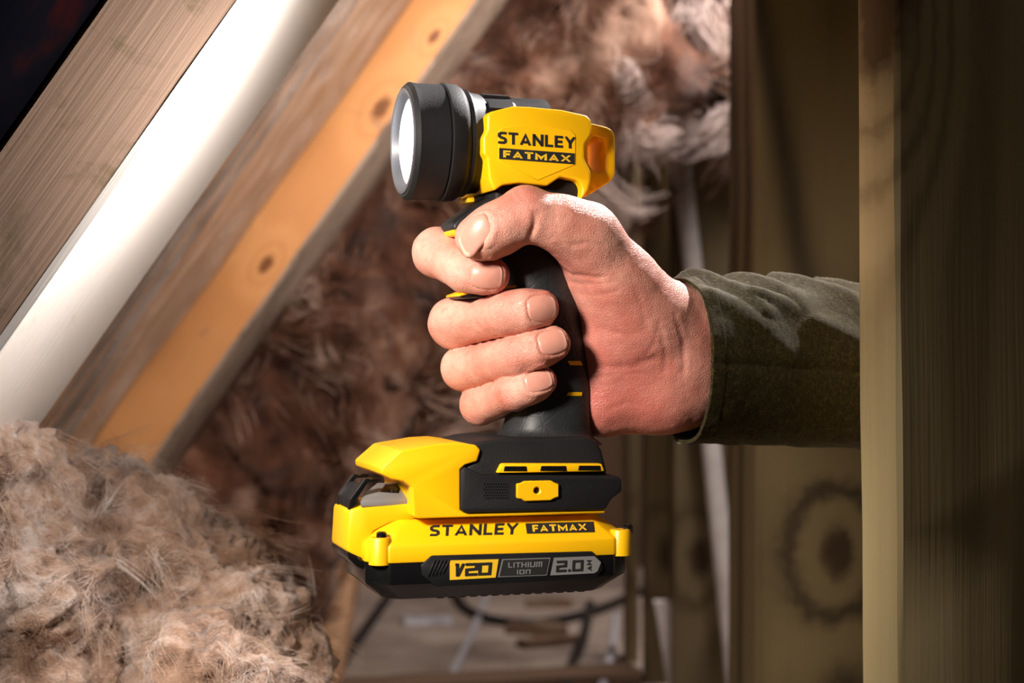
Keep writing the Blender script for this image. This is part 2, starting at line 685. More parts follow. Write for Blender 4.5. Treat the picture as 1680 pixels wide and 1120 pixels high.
M['stud_a'] = wood('stud_a_wood', lin(112, 96, 64), lin(48, 36, 20), 15, 0.8, 7, [kn(1375, 905, 1240, 1.15, 0.0115)], 0.7, None, 0.95)
M['stud_b'] = wood('stud_b_wood', lin(120, 104, 76), lin(60, 48, 32), 10, 0.9, 8, [kn(1150, 915, 1105, 1.68, 0.011)], 0.7)
M['stud_c'] = wood('stud_c_wood', lin(128, 112, 84), lin(80, 64, 44), 6, 1.1, 12, [kn(1097, 910, 1060, 1.75, 0.010)], 0.7)
upright(1240, 1560, 1.15, 0.145, M['stud_a'], 'wide greenish timber stud with a large dark knot below the sleeve')
upright(1104, 1215, 1.68, 0.045, M['stud_b'], 'timber stud right behind the white pipe with a small knot')
upright(1060, 1100, 1.75, 0.045, M['stud_c'], 'narrow timber stud beside the white pipe, nearer the torch')
upright(1027, 1047, 1.86, 0.045, M['stud_c'], 'thinnest timber strip standing next to the dark gap')

t = NT('painted_pipe')
t.set(Base_Color=t.mix(t.rng(t.noise(t.co(), 30, 4), 0.4, 0.7), lin(232, 224, 220), lin(200, 190, 186)), Roughness=0.45)
M['pipe'] = t.m
bm = bmesh.new()
a, b = P(1101, 103, 1.655), P(1196, 1010, 1.655)
b2 = a + (b - a) * 1.3
add_tube(bm, [a, a + (a - b).normalized() * -0.002, b, b2], [0.0090, 0.0098, 0.0098, 0.0098], 20)
pipe = link('pipe', bm_mesh(bm, 'pipe'), M['pipe'])
tag(pipe, 'white slanting pipe running down in front of the timber studs', 'pipe')

# ------------------------------------------------------------------ the flashlight
YAW = R(17)
EX = Vector((math.cos(YAW), math.sin(YAW), 0))
EV = Vector((-math.sin(YAW), math.cos(YAW), 0))
EZ = Vector((0, 0, 1))
TO = P(900, 560, DC)                       # middle of the grip
WB = -0.1035                               # underside of the battery below that point
torch = bpy.data.objects.new('flashlight', None)
torch.location = TO + EZ * WB
torch.rotation_euler = (0, 0, YAW)
torch.empty_display_size = 0.05
COL.objects.link(torch)
tag(torch, 'yellow and black cordless flashlight gripped in the hand', 'flashlight')


def loc(p):
    d = Vector(p) - TO
    return Vector((d.dot(EX), d.dot(EV), d.z))


EL = loc(EYE)


def onplane(px, py, pt, nrm):
    """flashlight coordinates where the sight line of a pixel meets a plane of the flashlight"""
    d = loc(P(px, py, 1.0)) - EL
    pt, nrm = Vector(pt), Vector(nrm)
    s = (pt - EL).dot(nrm) / d.dot(nrm)
    return EL + d * s


def T(px, py, v):
    p = onplane(px, py, (0, v, 0), (0, 1, 0))
    return (p.x, p.z)


def TP(pts, v):
    return [T(x, y, v) for x, y in pts]


def part(name, bm, mat, parent=torch, smooth=32, label=None):
    """mesh in flashlight coordinates -> a part (the shared origin is the flashlight's base)"""
    if parent is torch:
        bmesh.ops.translate(bm, verts=bm.verts[:], vec=(0, 0, -WB))
    else:
        bmesh.ops.translate(bm, verts=bm.verts[:], vec=(0, 0, -WB))
    o = link(name, bm_mesh(bm, name, smooth), mat, parent)
    if label:
        o['label'] = label
    return o


def prism_part(name, poly, v0, v1, mat, bev=0.001, seg=2, parent=torch, hole=None, label=None, ang=25):
    bm = bmesh.new()
    add_prism(bm, poly, v0, v1, hole)
    bmesh.ops.recalc_face_normals(bm, faces=bm.faces[:])
    bevel_sharp(bm, bev, seg, ang)
    return part(name, bm, mat, parent, 35, label)


def lathe_u(prof, wc, n=64, close=False):
    """prof of (u, r) around the head axis"""
    bm = bmesh.new()
    rings = [[(u, r * math.cos(2 * math.pi * k / n), wc + r * math.sin(2 * math.pi * k / n)) for k in range(n)] for u, r in prof]
    add_loft(bm, rings, True)
    return bm


# --- lamp head
pa = onplane(672, 237, (0, 0, 0), (0, 1, 0))
WH = pa.z + 0.0012                        # head axis height
U0 = T(661, 237, 0.0)[0]                   # front rim
RH = 0.0232


def U(px):
    return T(px, 240, 0.0)[0]


bez = lathe_u([(U0 + .0045, .0175), (U0 + .001, .0186), (U0, .0196), (U0 + .0003, .0222), (U0 + .0018, RH + .0004), (U0 + .0045, RH), (U0 + .0140, RH), (U0 + .0146, RH - .0006),
               (U0 + .0152, RH + .0006), (U0 + .0205, RH + .0002), (U0 + .0222, RH - .001), (U0 + .0230, RH - .0022), (U0 + .0230, .015), (U0 + .0060, .015)], WH)
part('bezel', bez, M['black_rubber'], label='ribbed black rubber ring around the lens')
sh = lathe_u([(U0 + .0222, .0214), (U0 + .0245, .0217), (U0 + .0262, .0205), (U0 + .030, .0200), (U0 + .0312, .0192), (U0 + .058, .0190), (U0 + .058, .010)], WH)
part('head_barrel', sh, M['black_plastic'])
# ribs moulded along the barrel
for k in range(12):
    a = 2 * math.pi * (k + 0.5) / 12
    bm = bmesh.new()
    c, s = math.cos(a), math.sin(a)
    pts = []
    for uu, rr in ((U0 + .0315, .0190), (U0 + .0315, .0202), (U0 + .042, .0199), (U0 + .0435, .0189)):
        pts.append((uu, rr))
    rings = []
    for off in (-0.0022, 0.0022):
        rings.append([(uu, rr * c - off * s, WH + rr * s + off * c) for uu, rr in pts])
    add_loft(bm, rings)
    part('barrel_rib', bm, M['black_plastic'])
rf = lathe_u([(U0 + .0046, .0178), (U0 + .0052, .0178), (U0 + .012, .012), (U0 + .016, .006), (U0 + .0165, .0005)], WH)
part('reflector', rf, M['reflector'])
M['rim_glare_grey'] = plastic('rim_glare_grey', lin(72, 72, 76), 0.4)  # grey of an added ring, stands in for light reflecting off the black bezel
part('rim_glare', lathe_u([(U0 + .0030, .0172), (U0 - .0002, .0190), (U0 - .0005, .0198), (U0 - .0004, .0210), (U0 + .0010, .0214), (U0 + .003, .0205)], WH), M['rim_glare_grey'])
ln = lathe_u([(U0 + .0030, .0178), (U0 + .0020, .0150), (U0 + .0014, .008), (U0 + .0012, .0005)], WH, 48)
part('lens', ln, M['glow'], label='glowing white lens')

# --- the beam that leaves the lens
sp = bpy.data.lights.new('flashlight_beam', 'SPOT')
sp.energy = 5.0
sp.color = (0.98, 0.98, 1.0)
sp.spot_size = R(176)
sp.spot_blend = 0.85
sp.shadow_soft_size = 0.012
spo = bpy.data.objects.new('flashlight_beam', sp)
COL.objects.link(spo)
spo.parent = torch
spo.location = (U0 - .002, 0, WH - WB)
spo.rotation_euler = Vector((-1, 0.20, 0.10)).to_track_quat('-Z', 'Y').to_euler()

# --- yellow shell over the barrel
VS = -0.0245
shell_px = [(797, 189), (804, 184), (840, 175), (866, 176), (920, 181), (960, 190), (967, 197), (969, 209), (967, 223), (957, 237), (956, 260), (967, 283), (967, 297),
            (963, 314), (950, 329), (953, 312), (950, 302), (943, 296), (917, 291), (896, 306), (849, 301), (823, 304), (809, 314), (800, 294), (797, 260),
            (791, 254), (790, 226), (797, 214)]
shell = prism_part('yellow_shell', TP(shell_px, VS + .002), VS, -VS, M['yellow'], 0.0024, 3, label='yellow moulded shell with black lettering')
panel_px = [(824, 209), (880, 204), (936, 213), (944, 222), (944, 270), (882, 296), (818, 264), (818, 216)]
prism_part('logo_panel', TP(panel_px, VS), VS - .0003, VS + .001, M['yellow'], 0.0002, 1, shell)

loop_px = [(952, 200), (975, 204), (995, 209), (1004, 214), (1008, 223), (1008, 286), (1003, 296), (985, 308), (962, 322), (948, 326), (945, 300)]
hole_px = [(974, 223), (993, 229), (991, 281), (976, 283), (964, 269), (963, 240)]
prism_part('hanging_loop', TP(loop_px, -.012), -.0135, .0135, M['yellow'], 0.0012, 2, torch, TP(hole_px, -.012))

# black insert between shell and grip
neck_px = [(812, 313), (826, 305), (849, 302), (895, 307), (916, 293), (943, 298), (950, 306), (952, 322), (946, 332), (938, 345), (925, 365), (918, 400), (815, 400), (812, 350)]
prism_part('neck', TP(neck_px, -.019), -.0195, .0195, M['black_rubber'], 0.002, 3)

# --- trigger
trig_px = [(826, 306), (842, 312), (850, 330), (800, 370), (764, 388), (744, 384), (739, 369), (752, 356), (780, 337)]
trg = prism_part('trigger', TP(trig_px, -.010), -.0115, .0115, M['black_plastic'], 0.002, 3, label='black slanting trigger')
tip_px = [(741, 377), (756, 376), (764, 388), (744, 386)]
prism_part('trigger_tip', TP(tip_px, -.011), -.012, .012, M['yellow'], 0.0005, 1, trg)
spring_px = [(768, 322), (781, 321), (782, 331), (770, 332)]
prism_part('trigger_stop', TP(spring_px, -.008), -.006, .006, M['yellow'], 0.0008, 2, trg)
guard_px = [(751, 484), (770, 477), (850, 468), (852, 482), (790, 489), (757, 490)]
gd = prism_part('trigger_guard', TP(guard_px, -.010), -.012, .008, M['black_plastic'], 0.0014, 2)
for strip in ([(753, 482.5), (769, 476.6), (796, 474), (796, 478.5), (770, 481.5), (753, 486.5)], [(818, 470.5), (848, 467.3), (851, 471.5), (818, 476)]):
    prism_part('guard_stripe', TP(strip, -.012), -.0126, .0085, M['yellow'], 0.0003, 1, gd)

# --- grip
SEC = [(318, 838, 952, .0175), (345, 830, 942, .0178), (375, 824, 926, .0175), (405, 818, 919, .0172), (430, 816, 924, .0172), (480, 820, 938, .0172), (520, 826, 949, .0172),
       (580, 834, 960, .0172), (640, 838, 965, .0170), (685, 834, 964, .0168), (706, 828, 963, .0172), (716, 818, 964, .0190), (724, 796, 972, .0215), (730, 780, 982, .024)]
rings = []
NS = 44
fine = []
ys = np.linspace(SEC[0][0], SEC[-1][0], 110)
cols = [np.interp(ys, [s[0] for s in SEC], [s[k] for s in SEC]) for k in (1, 2, 3)]
kern = np.array([1, 2, 3, 2, 1]) / 9
for c in cols:
    pad = np.concatenate([[c[0]] * 2, c, [c[-1]] * 2])
    c[:] = np.convolve(pad, kern, 'valid')
for py, l, r, hv in zip(ys, *cols):
    u0, w = T(l, py, 0)
    u1, _ = T(r, py, 0)
    c, hu = (u0 + u1) / 2, (u1 - u0) / 2
    ring = []
    for k in range(NS):
        a = 2 * math.pi * k / NS
        ca, sa = math.cos(a), math.sin(a)
        e = 2 / 2.5
        ring.append((c + hu * math.copysign(abs(ca) ** e, ca), hv * math.copysign(abs(sa) ** e, sa), w))
    rings.append(ring)
bm = bmesh.new()
add_loft(bm, rings)
t = NT('grip_rubber')
co = t.co()
vn = t.vor(co, 160, 'DISTANCE_TO_EDGE')
crack = t.rng(vn, 0.0, 0.06, 0, 1)
diam = t.vor(co, 900, 'F1')
msk = t.rng(t.noise(co, 45, 2), 0.5, 0.56)
t.set(Base_Color=t.mix(t.rng(t.noise(co, 90, 4), 0.35, 0.7), lin(24, 26, 27), lin(40, 42, 43)), Roughness=0.5)
t.bump(t.math('ADD', t.math('MULTIPLY', crack, 0.6), t.math('MULTIPLY', t.math('MULTIPLY', diam, msk), 0.6)), 0.2, 0.0005)
M['grip'] = t.m
bmc = bm.copy()
grip = part('grip', bm, M['grip'], label='textured black rubber grip with yellow dashes')
bmc.normal_update()
bmesh.ops.recalc_face_normals(bmc, faces=bmc.faces[:])
gbvh = BVHTree.FromBMesh(bmc)


def decal(name, poly, bvh, mat, parent, th=0.0003, sub=6):
    """thin raised patch: a quad of pixels laid onto a curved part"""
    bm = bmesh.new()
    q = [Vector((x, y)) for x, y in poly]
    grid = []
    for i in range(sub + 1):
        row = []
        for j in range(3):
            a, b = i / sub, j / 2
            p = (q[0] * (1 - a) + q[1] * a) * (1 - b) + (q[3] * (1 - a) + q[2] * a) * b
            d = (loc(P(p.x, p.y, 1.0)) - EL).normalized()
            h, nn, _, _ = bvh.ray_cast(EL, d)
            if h is None:
                h = onplane(p.x, p.y, (0, 0, 0), (0, 1, 0))
                nn = Vector((0, -1, 0))
            row.append((bm.verts.new(h + nn * th), bm.verts.new(h - nn * th)))
        grid.append(row)
    for i in range(sub):
        for j in range(2):
            bm.faces.new([grid[i][j][0], grid[i + 1][j][0], grid[i + 1][j + 1][0], grid[i][j + 1][0]])
            bm.faces.new([grid[i][j][1], grid[i][j + 1][1], grid[i + 1][j + 1][1], grid[i + 1][j][1]])
    return part(name, bm, mat, parent)


decal('yellow_dash', [(931, 592), (952, 592), (955, 599), (935, 599)], gbvh, M['yellow'], grip)
decal('yellow_dash', [(932, 643), (954, 643), (954, 649), (929, 649)], gbvh, M['yellow'], grip)

# --- base housing
VB = -0.0235
house_px = [(770, 728), (796, 722), (822, 719), (962, 716), (980, 725), (988, 738), (996, 772), (996, 836), (760, 841), (760, 768), (786, 752), (783, 738)]
prism_part('base_housing', TP(house_px, VB), VB, -VB, M['black_rubber'], 0.0028, 3)
band_px = [(756, 772), (763, 765), (790, 778), (1010, 780), (1020, 784), (1021, 806), (1003, 819), (994, 836), (762, 841), (756, 835)]
band = prism_part('side_rail', TP(band_px, VB - .0025), VB - .0028, -VB + .0028, M['black_rubber'], 0.0012, 2, label='raised black rubber side rail')
cover_px = [(790, 738), (782, 730), (752, 726), (720, 728), (659, 739), (626, 768), (627, 778), (643, 786), (662, 789), (677, 799), (679, 847), (686, 851),
            (860, 846), (995, 842), (994, 836), (880, 838), (764, 842), (756, 836), (756, 770), (764, 763), (784, 757)]
cov = prism_part('base_cover', TP(cover_px, VB - .002), VB - .0012, -VB + .0012, M['yellow'], 0.0018, 3, label='yellow cover over the battery latch')
# slanted facet on the cover's front
fac_px = [(660, 742), (740, 734), (774, 745), (752, 762), (740, 770), (690, 800), (682, 842), (681, 800), (664, 785), (632, 774)]
vent_px = [(824, 760), (987, 760), (992, 773), (816, 776)]
ven = prism_part('vent_frame', TP(vent_px, VB - .0028), VB - .0032, VB + .004, M['yellow'], 0.0007, 2, label='yellow vent strip with three slots')
for a, b, c, d in ((826, 864, 764.5, 773), (886, 929, 764, 772.5), (948, 985, 763.5, 771.5)):
    prism_part('vent_slot', TP([(a + 2, c), (b, c), (b + 1, d), (a, d)], VB - .0032), VB - .00345, VB, M['gloss_black'], 0.0002, 1, ven)
plate_px = [(848, 793), (853, 793), (861, 789), (905, 788), (910, 792), (917, 793), (917, 815), (910, 817), (903, 821), (861, 822), (855, 818), (848, 817)]
ctr = T(881, 804.5, VB - .004)
hole = [(ctr[0] + .0013 * math.cos(2 * math.pi * k / 16), ctr[1] + .0013 * math.sin(2 * math.pi * k / 16)) for k in range(16)]
prism_part('screw_plate', TP(plate_px, VB - .004), VB - .0042, VB, M['yellow'], 0.0004, 1, band, hole)
# fine diamond hatching moulded in the rail
for i in range(9):
    for j in range(6):
        u, w = T(794 + i * 4.5 + (j % 2) * 2.2, 793 + j * 4.6, VB - .003)
        if i == 0 and j == 0:
            bm = bmesh.new()
            add_prism(bm, [(-.0004, 0), (0, -.0004), (.0004, 0), (0, .0004)], -.0003, .0003)
            hm = bm_mesh(bm, 'hatch_point')
            hm.materials.append(M['black_rubber'])
        o = bpy.data.objects.new('hatch_point', hm)
        o.location = (u, VB - .0028, w - WB)
        COL.objects.link(o)
        o.parent = band

# --- battery pack
VF = -0.028                                # front face
uL, uR = T(604, 900, VF)[0], T(1041, 890, VF)[0]
w_of = lambda py, v: T(820, py, v)[1]


def plan(inset, ch=0.009, back=0.0):
    a, b, c, d = uL + inset, uR - inset, VF + inset, -VF - inset
    k = ch
    return [(a + k, c), (b - k, c), (b, c + k), (b, d - k), (b - k, d), (a + k, d), (a, d - k), (a, c + k)]


def stack(levels, bev=0.0, seg=2, ang=20):
    bm = bmesh.new()
    add_loft(bm, [[(x, y, w) for x, y in plan(i, ch)] for w, i, ch in levels])
    bmesh.ops.recalc_face_normals(bm, faces=bm.faces[:])
    bevel_sharp(bm, bev, seg, ang)
    return bm


w_top = w_of(848, VF + .010)
w_edge = w_of(889, VF)
w_mid = T(640, 925, VF)[1]
w_low = w_of(952, VF)
w_bot = w_of(979, VF + .004)
bat = part('battery_pack', stack([(w_top, .0105, .006), (w_edge, .0002, .008), (w_mid, .0002, .008)], 0.0009, 2), M['yellow'], torch, 30, 'clip-on yellow and black battery pack')
part('battery_case', stack([(w_mid + .0008, .0007, .008), (w_low, .0006, .008), (w_bot + .002, .007, .006), (w_bot, .009, .006)], 0.0007, 2), M['gloss_black'], bat, 30)
VL = VF - .0004
# label panel frame
lab_px = [(708, 911), (972, 904), (984, 916), (990, 934), (976, 949), (716, 962), (693, 944), (691, 927)]
prism_part('label_panel', TP(lab_px, VL), VL - .0002, VF + .004, M['black_plastic'], 0.0006, 2, bat)
for k in range(5):
    x = 700 + k * 6
    prism_part('grip_bar', TP([(x, 944 - k * 1.5), (x + 12, 918), (x + 15, 918), (x + 3, 947 - k * 1.2)], VL), VL - .0006, VL, M['black_plastic'], 0.0002, 1, bat)
VT = VL - .0003
v20 = prism_part('voltage_plate', TP([(738, 919), (818, 917), (813, 947), (738, 951)], VT), VT - .0001, VT + .0008, M['label_yellow'], 0, 1, bat)
prism_part('chemistry_border', TP([(824, 917), (903, 914.5), (897, 943.5), (817, 946.5)], VT), VT - .0001, VT + .0008, M['label_grey'], 0, 1, bat)
prism_part('chemistry_plate', TP([(825.5, 918.3), (901, 916), (895.8, 942.2), (819.2, 945)], VT), VT - .0002, VT + .0008, M['print_black'], 0, 1, bat)
prism_part('capacity_plate', TP([(909, 914.5), (975, 912), (986, 922), (980, 937), (974, 940), (903, 943.5)], VT), VT - .0001, VT + .0008, M['label_grey'], 0, 1, bat)
# feet under the case
for k in range(14):
    u = uL + .030 + k * .0045
    bm = bmesh.new()
    add_box(bm, (u, VF + .011, w_bot - .0005), (u + .0026, -VF - .011, w_bot + .001))
    part('foot_rib', bm, M['gloss_black'], bat)
# corner screws
for px, py, v in ((626, 873.5, VF + .004), (1030, 862, VF + .005)):
    u, w = T(px, py, v)
    bm = bmesh.new()
    n = 14
    add_loft(bm, [[(u + r * math.cos(2 * math.pi * k / n), v + r * math.sin(2 * math.pi * k / n), w + dz) for k in range(n)]
                  for r, dz in ((.0021, -.003), (.0021, -.0002), (.0015, .0004), (.0006, .0005))])
    part('case_screw', bm, M['gloss_black'], bat)
# screw bosses on the corners
for u0, sgn in ((uL + .0055, 1), (uR - .0045, -1)):
    bm = bmesh.new()
    n = 14
    v = VF + .0042
    add_loft(bm, [[(u0 + r * math.cos(2 * math.pi * k / n), v + r * math.sin(2 * math.pi * k / n), w) for k in range(n)]
                  for r, w in ((.0038, w_edge + .0030), (.0044, w_edge + .002), (.0044, w_mid - .0005))])
    part('screw_boss', bm, M['yellow'], bat)

# latch end of the battery
VK = -0.016
end_px = [(573, 838), (600, 828), (682, 824), (690, 850), (640, 858), (612, 872), (606, 924), (569, 905)]
prism_part('latch_block', TP(end_px, VK), VK, -VK, M['yellow'], 0.0014, 2, bat)
foot_px = [(569, 903), (608, 920), (608, 940), (585, 930), (571, 917)]
prism_part('latch_block_base', TP(foot_px, VK), VK - .0003, -VK, M['gloss_black'], 0.001, 2, bat)
pF = Vector((0, VK, T(640, 819, VK)[1]))
pR = Vector((0, VK + .018, T(640, 792, VK + .018)[1]))
lsl = pR - pF
lnm = Vector((0, -lsl.z, lsl.y)).normalized()


def slab(pts, up, down, straight=True):
    bm = bmesh.new()
    q = [onplane(x, y, pF, lnm) for x, y in pts]
    a = [bm.verts.new(p + lnm * up) for p in q]
    b = [bm.verts.new(p + (Vector((0, 0, -down)) if straight else -lnm * down)) for p in q]
    bm.faces.new(a)
    bm.faces.new(b[::-1])
    for i in range(len(q)):
        j = (i + 1) % len(q)
        bm.faces.new((a[i], b[i], b[j], a[j]))
    bmesh.ops.recalc_face_normals(bm, faces=bm.faces[:])
    return bm


bm = slab([(591, 821), (602, 805), (619, 791), (664, 792), (678, 800), (679, 817)], 0, .0026)
bevel_sharp(bm, .0005, 2)
lp = part('latch_plate', bm, M['grey_plastic'], bat, 32, 'grey latch plate with a recessed screw')
part('latch_recess', slab([(624, 807), (632, 794.5), (659, 794.5), (654, 809)], .00015, .0003, False), M['gloss_black'], lp)
c0 = onplane(645, 803, pF, lnm)
bm = bmesh.new()
a1 = Vector((1, 0, 0))
b1 = lnm.cross(a1)
add_loft(bm, [[c0 + lnm * dz + (a1 * math.cos(2 * math.pi * k / 14) + b1 * math.sin(2 * math.pi * k / 14)) * r for k in range(14)]
              for r, dz in ((.0019, 0), (.0019, .0005), (.0012, .0010), (.0005, .0011))])
part('latch_screw', bm, M['steel'], lp)
clip_o = [(572, 826), (596, 783), (624, 784), (627, 788), (618, 793), (590, 842), (572, 838)]
prism_part('latch_clip', TP([(571, 836), (573, 818), (598, 784), (626, 784), (624, 790), (603, 791), (587, 816), (588, 842), (580, 840)], -.012), -.013, -.0095, M['gloss_black'], 0.0006, 2, bat)
prism_part('latch_clip', TP([(571, 836), (573, 818), (598, 784), (626, 784), (624, 790), (603, 791), (587, 816), (588, 842), (580, 840)], -.012), .0095, .013, M['gloss_black'], 0.0006, 2, bat)
prism_part('latch_button', TP([(572, 834), (574, 818), (592, 796), (600, 795), (586, 820), (584, 842)], -.012), -.0098, .0098, M['black_plastic'], 0.0008, 2, bat)

# ------------------------------------------------------------------ lettering
TH = 0.19
GL = {   # strokes on a unit cell, widths relative to the height
    'S': (.72, [[(.70, .88), (.60, .905), (.25, .905), (.10, .80), (.10, .64), (.20, .545), (.52, .46), (.62, .36), (.62, .20), (.48, .095), (.12, .095), (.02, .13)]]),
    'T': (.80, [[(0, .905), (.80, .905)], [(.40, .9), (.40, 0)]]),
    'A': (.92, [[(.08, 0), (.46, .96), (.84, 0)], [(.22, .27), (.70, .27)]]),
    'N': (.88, [[(.095, 0), (.095, 1)], [(.095, .90), (.78, .10)], [(.785, 0), (.785, 1)]]),
    'L': (.66, [[(.095, 1), (.095, .095), (.66, .095)]]),
    'E': (.68, [[(.68, .905), (.095, .905), (.095, .095), (.68, .095)], [(.1, .5), (.62, .5)]]),
    'Y': (.88, [[(.06, 1), (.44, .46), (.82, 1)], [(.44, .5), (.44, 0)]]),
    'F': (.68, [[(.68, .905), (.095, .905), (.095, 0)], [(.1, .47), (.60, .47)]]),
    'M': (1.08, [[(.095, 0), (.095, .93), (.54, .25), (.985, .93), (.985, 0)]]),
    'X': (.92, [[(.06, 0), (.86, 1)], [(.06, 1), (.86, 0)]]),
    'V': (.62, [[(.0, .905), (.10, .905)], [(.13, 1), (.13, 0)], [(.16, .04), (.56, 1)]]),
    '2': (.86, [[(.02, .905), (.76, .905), (.76, .52), (.095, .48), (.095, .095), (.84, .095)]]),
    '0': (.90, [[(.095, .905), (.79, .905), (.79, .095), (.095, .095), (.095, .905)]]),
    '.': (.28, [[(.14, 0), (.14, .2)]]),
    'I': (.26, [[(.13, 0), (.13, 1)]]),
    'H': (.86, [[(.095, 0), (.095, 1)], [(.76, 0), (.76, 1)], [(.1, .5), (.76, .5)]]),
    'U': (.86, [[(.095, 1), (.095, .095), (.76, .095), (.76, 1)]]),
    'O': (.90, [[(.095, .905), (.79, .905), (.79, .095), (.095, .095), (.095, .905)]]),
    'm': (1.0, [[(.095, 0), (.095, .905), (.9, .905), (.9, 0)], [(.5, .9), (.5, 0)]]),
    'n': (.86, [[(.095, 0), (.095, .905), (.76, .905), (.76, 0)]]),
}


def stroke_quads(pts, th):
    n = len(pts)
    closed = n > 2 and pts[0] == pts[-1]
    P2 = [Vector(p) for p in (pts[:-1] if closed else pts)]
    m = len(P2)
    L, Rr = [], []
    for i in range(m):
        if closed:
            a, b, c = P2[(i - 1) % m], P2[i], P2[(i + 1) % m]
        else:
            a, b, c = P2[max(i - 1, 0)], P2[i], P2[min(i + 1, m - 1)]
        d1 = (b - a).normalized() if (b - a).length > 1e-9 else (c - b).normalized()
        d2 = (c - b).normalized() if (c - b).length > 1e-9 else d1
        n1 = Vector((-d1.y, d1.x))
        n2 = Vector((-d2.y, d2.x))
        mi = (n1 + n2)
        mi = mi.normalized() if mi.length > 1e-6 else n1
        k = th / 2 / max(mi.dot(n1), 0.45)
        L.append(b + mi * k)
        Rr.append(b - mi * k)
    out = []
    for i in range(m if closed else m - 1):
        j = (i + 1) % m
        out.append([L[i], L[j], Rr[j], Rr[i]])
    return out


def lettering(name, text, quad, pt, nrm, mat, parent, th=TH, gap=0.16, raise_=0.0002, label=None):
    """quad: top-left, top-right, bottom-right, bottom-left pixels; the plane (pt, nrm) is in flashlight coordinates"""
    widths = [GL[c][0] for c in text]
    total = sum(widths) + gap * (len(text) - 1)
    q = [Vector(p) for p in quad]
    bm = bmesh.new()
    x = 0.0
    nv = Vector(nrm).normalized()
    for c, wd in zip(text, widths):
        for s in GL[c][1]:
            for poly in stroke_quads(s, th):
                lo, hi = [], []
                for p in poly:
                    a = (x + min(max(p.x, -.02), wd + .02)) / total
                    b = min(max(p.y, 0), 1)
                    pp = (q[3] * (1 - a) + q[2] * a) * (1 - b) + (q[0] * (1 - a) + q[1] * a) * b
                    w = onplane(pp.x, pp.y, pt, nrm)
                    hi.append(bm.verts.new(w + nv * raise_))
                    lo.append(bm.verts.new(w - nv * 0.0002))
                try:
                    bm.faces.new(hi)
                    bm.faces.new(lo[::-1])
                    for i in range(4):
                        j = (i + 1) % 4
                        bm.faces.new((hi[i], lo[i], lo[j], hi[j]))
                except ValueError:
                    pass
        x += wd + gap
    return part(name, bm, mat, parent, 30, label)


PS = ((0, VS - .0003, 0), (0, -1, 0))
lettering('brand_lettering', 'STANLEY', [(817, 215.5), (943.5, 224.5), (943.5, 244), (817, 235.5)], *PS, M['print_black'], shell, 0.225, 0.17)
prism_part('badge', TP([(819, 242.5), (942.5, 251.5), (942.5, 269.5), (819, 260.5)], VS - .0004), VS - .0005, VS, M['print_black'], 0, 1, shell)
lettering('badge_lettering', 'FATMAX', [(826, 246.5), (936, 254.7), (936, 266.0), (826, 258)], (0, VS - .0005, 0), (0, -1, 0), M['label_yellow'], shell, 0.27, 0.22)
# slanted top of the battery carries its name
pA = Vector((0, VF + .0105, w_top))
pB = Vector((0, VF + .0002, w_edge))
sl = pB - pA
sn = Vector((0, sl.z, -sl.y)).normalized()
if sn.y > 0:
    sn = -sn
lettering('brand_lettering', 'STANLEY', [(706, 861.5), (851, 857.5), (849, 876.5), (705, 879.5)], pA, sn, M['print_black'], bat, 0.225, 0.17, 0.0001)
bm = bmesh.new()
q = [onplane(x, y, pA, sn) for x, y in [(862, 858.5), (974, 855.5), (976, 873), (864.5, 875.5)]]
a = [bm.verts.new(p + sn * .00012) for p in q]
b = [bm.verts.new(p - sn * .0003) for p in q]
bm.faces.new(a)
bm.faces.new(b[::-1])
for i in range(4):
    bm.faces.new((a[i], b[i], b[(i + 1) % 4], a[(i + 1) % 4]))
part('badge', bm, M['print_black'], bat)
lettering('badge_lettering', 'FATMAX', [(873, 861.5), (961, 859), (962.5, 870), (874.5, 872.5)], pA, sn, M['label_yellow'], bat, 0.25, 0.2, 0.00022)
PV = ((0, VT - .0002, 0), (0, -1, 0))
lettering('voltage_lettering', 'V20', [(747, 924), (807, 922), (805, 942.5), (747, 945)], *PV, M['print_black'], bat, 0.2, 0.06)
lettering('chemistry_lettering', 'LITHIUm', [(834, 922.5), (890, 921), (889, 929.5), (834, 931)], *PV, M['label_grey'], bat, 0.17, 0.16)
lettering('chemistry_lettering', 'IOn', [(848, 934.5), (871, 933.7), (870, 941), (848, 941.8)], *PV, M['label_grey'], bat, 0.17, 0.2)
lettering('capacity_lettering', '2.0', [(913, 919.5), (957, 918), (956, 936), (912, 938)], *PV, M['print_black'], bat, 0.19, 0.10)
lettering('capacity_unit_lettering', 'AH', [(963, 936), (962.5, 918.5), (969.5, 918.3), (970, 935.8)], *PV, M['print_black'], bat, 0.17, 0.2)

# ------------------------------------------------------------------ the hand (one continuous skin), millimetres
def H(px, py, y):
    d = 700.0 + y
    return np.array(((px - 840) * d / F, y, (560 - py) * d / F))


def chain(pts):
    return [(H(a[0], a[1], a[2]), H(b[0], b[1], b[2]), a[3], b[3]) for a, b in zip(pts, pts[1:])]


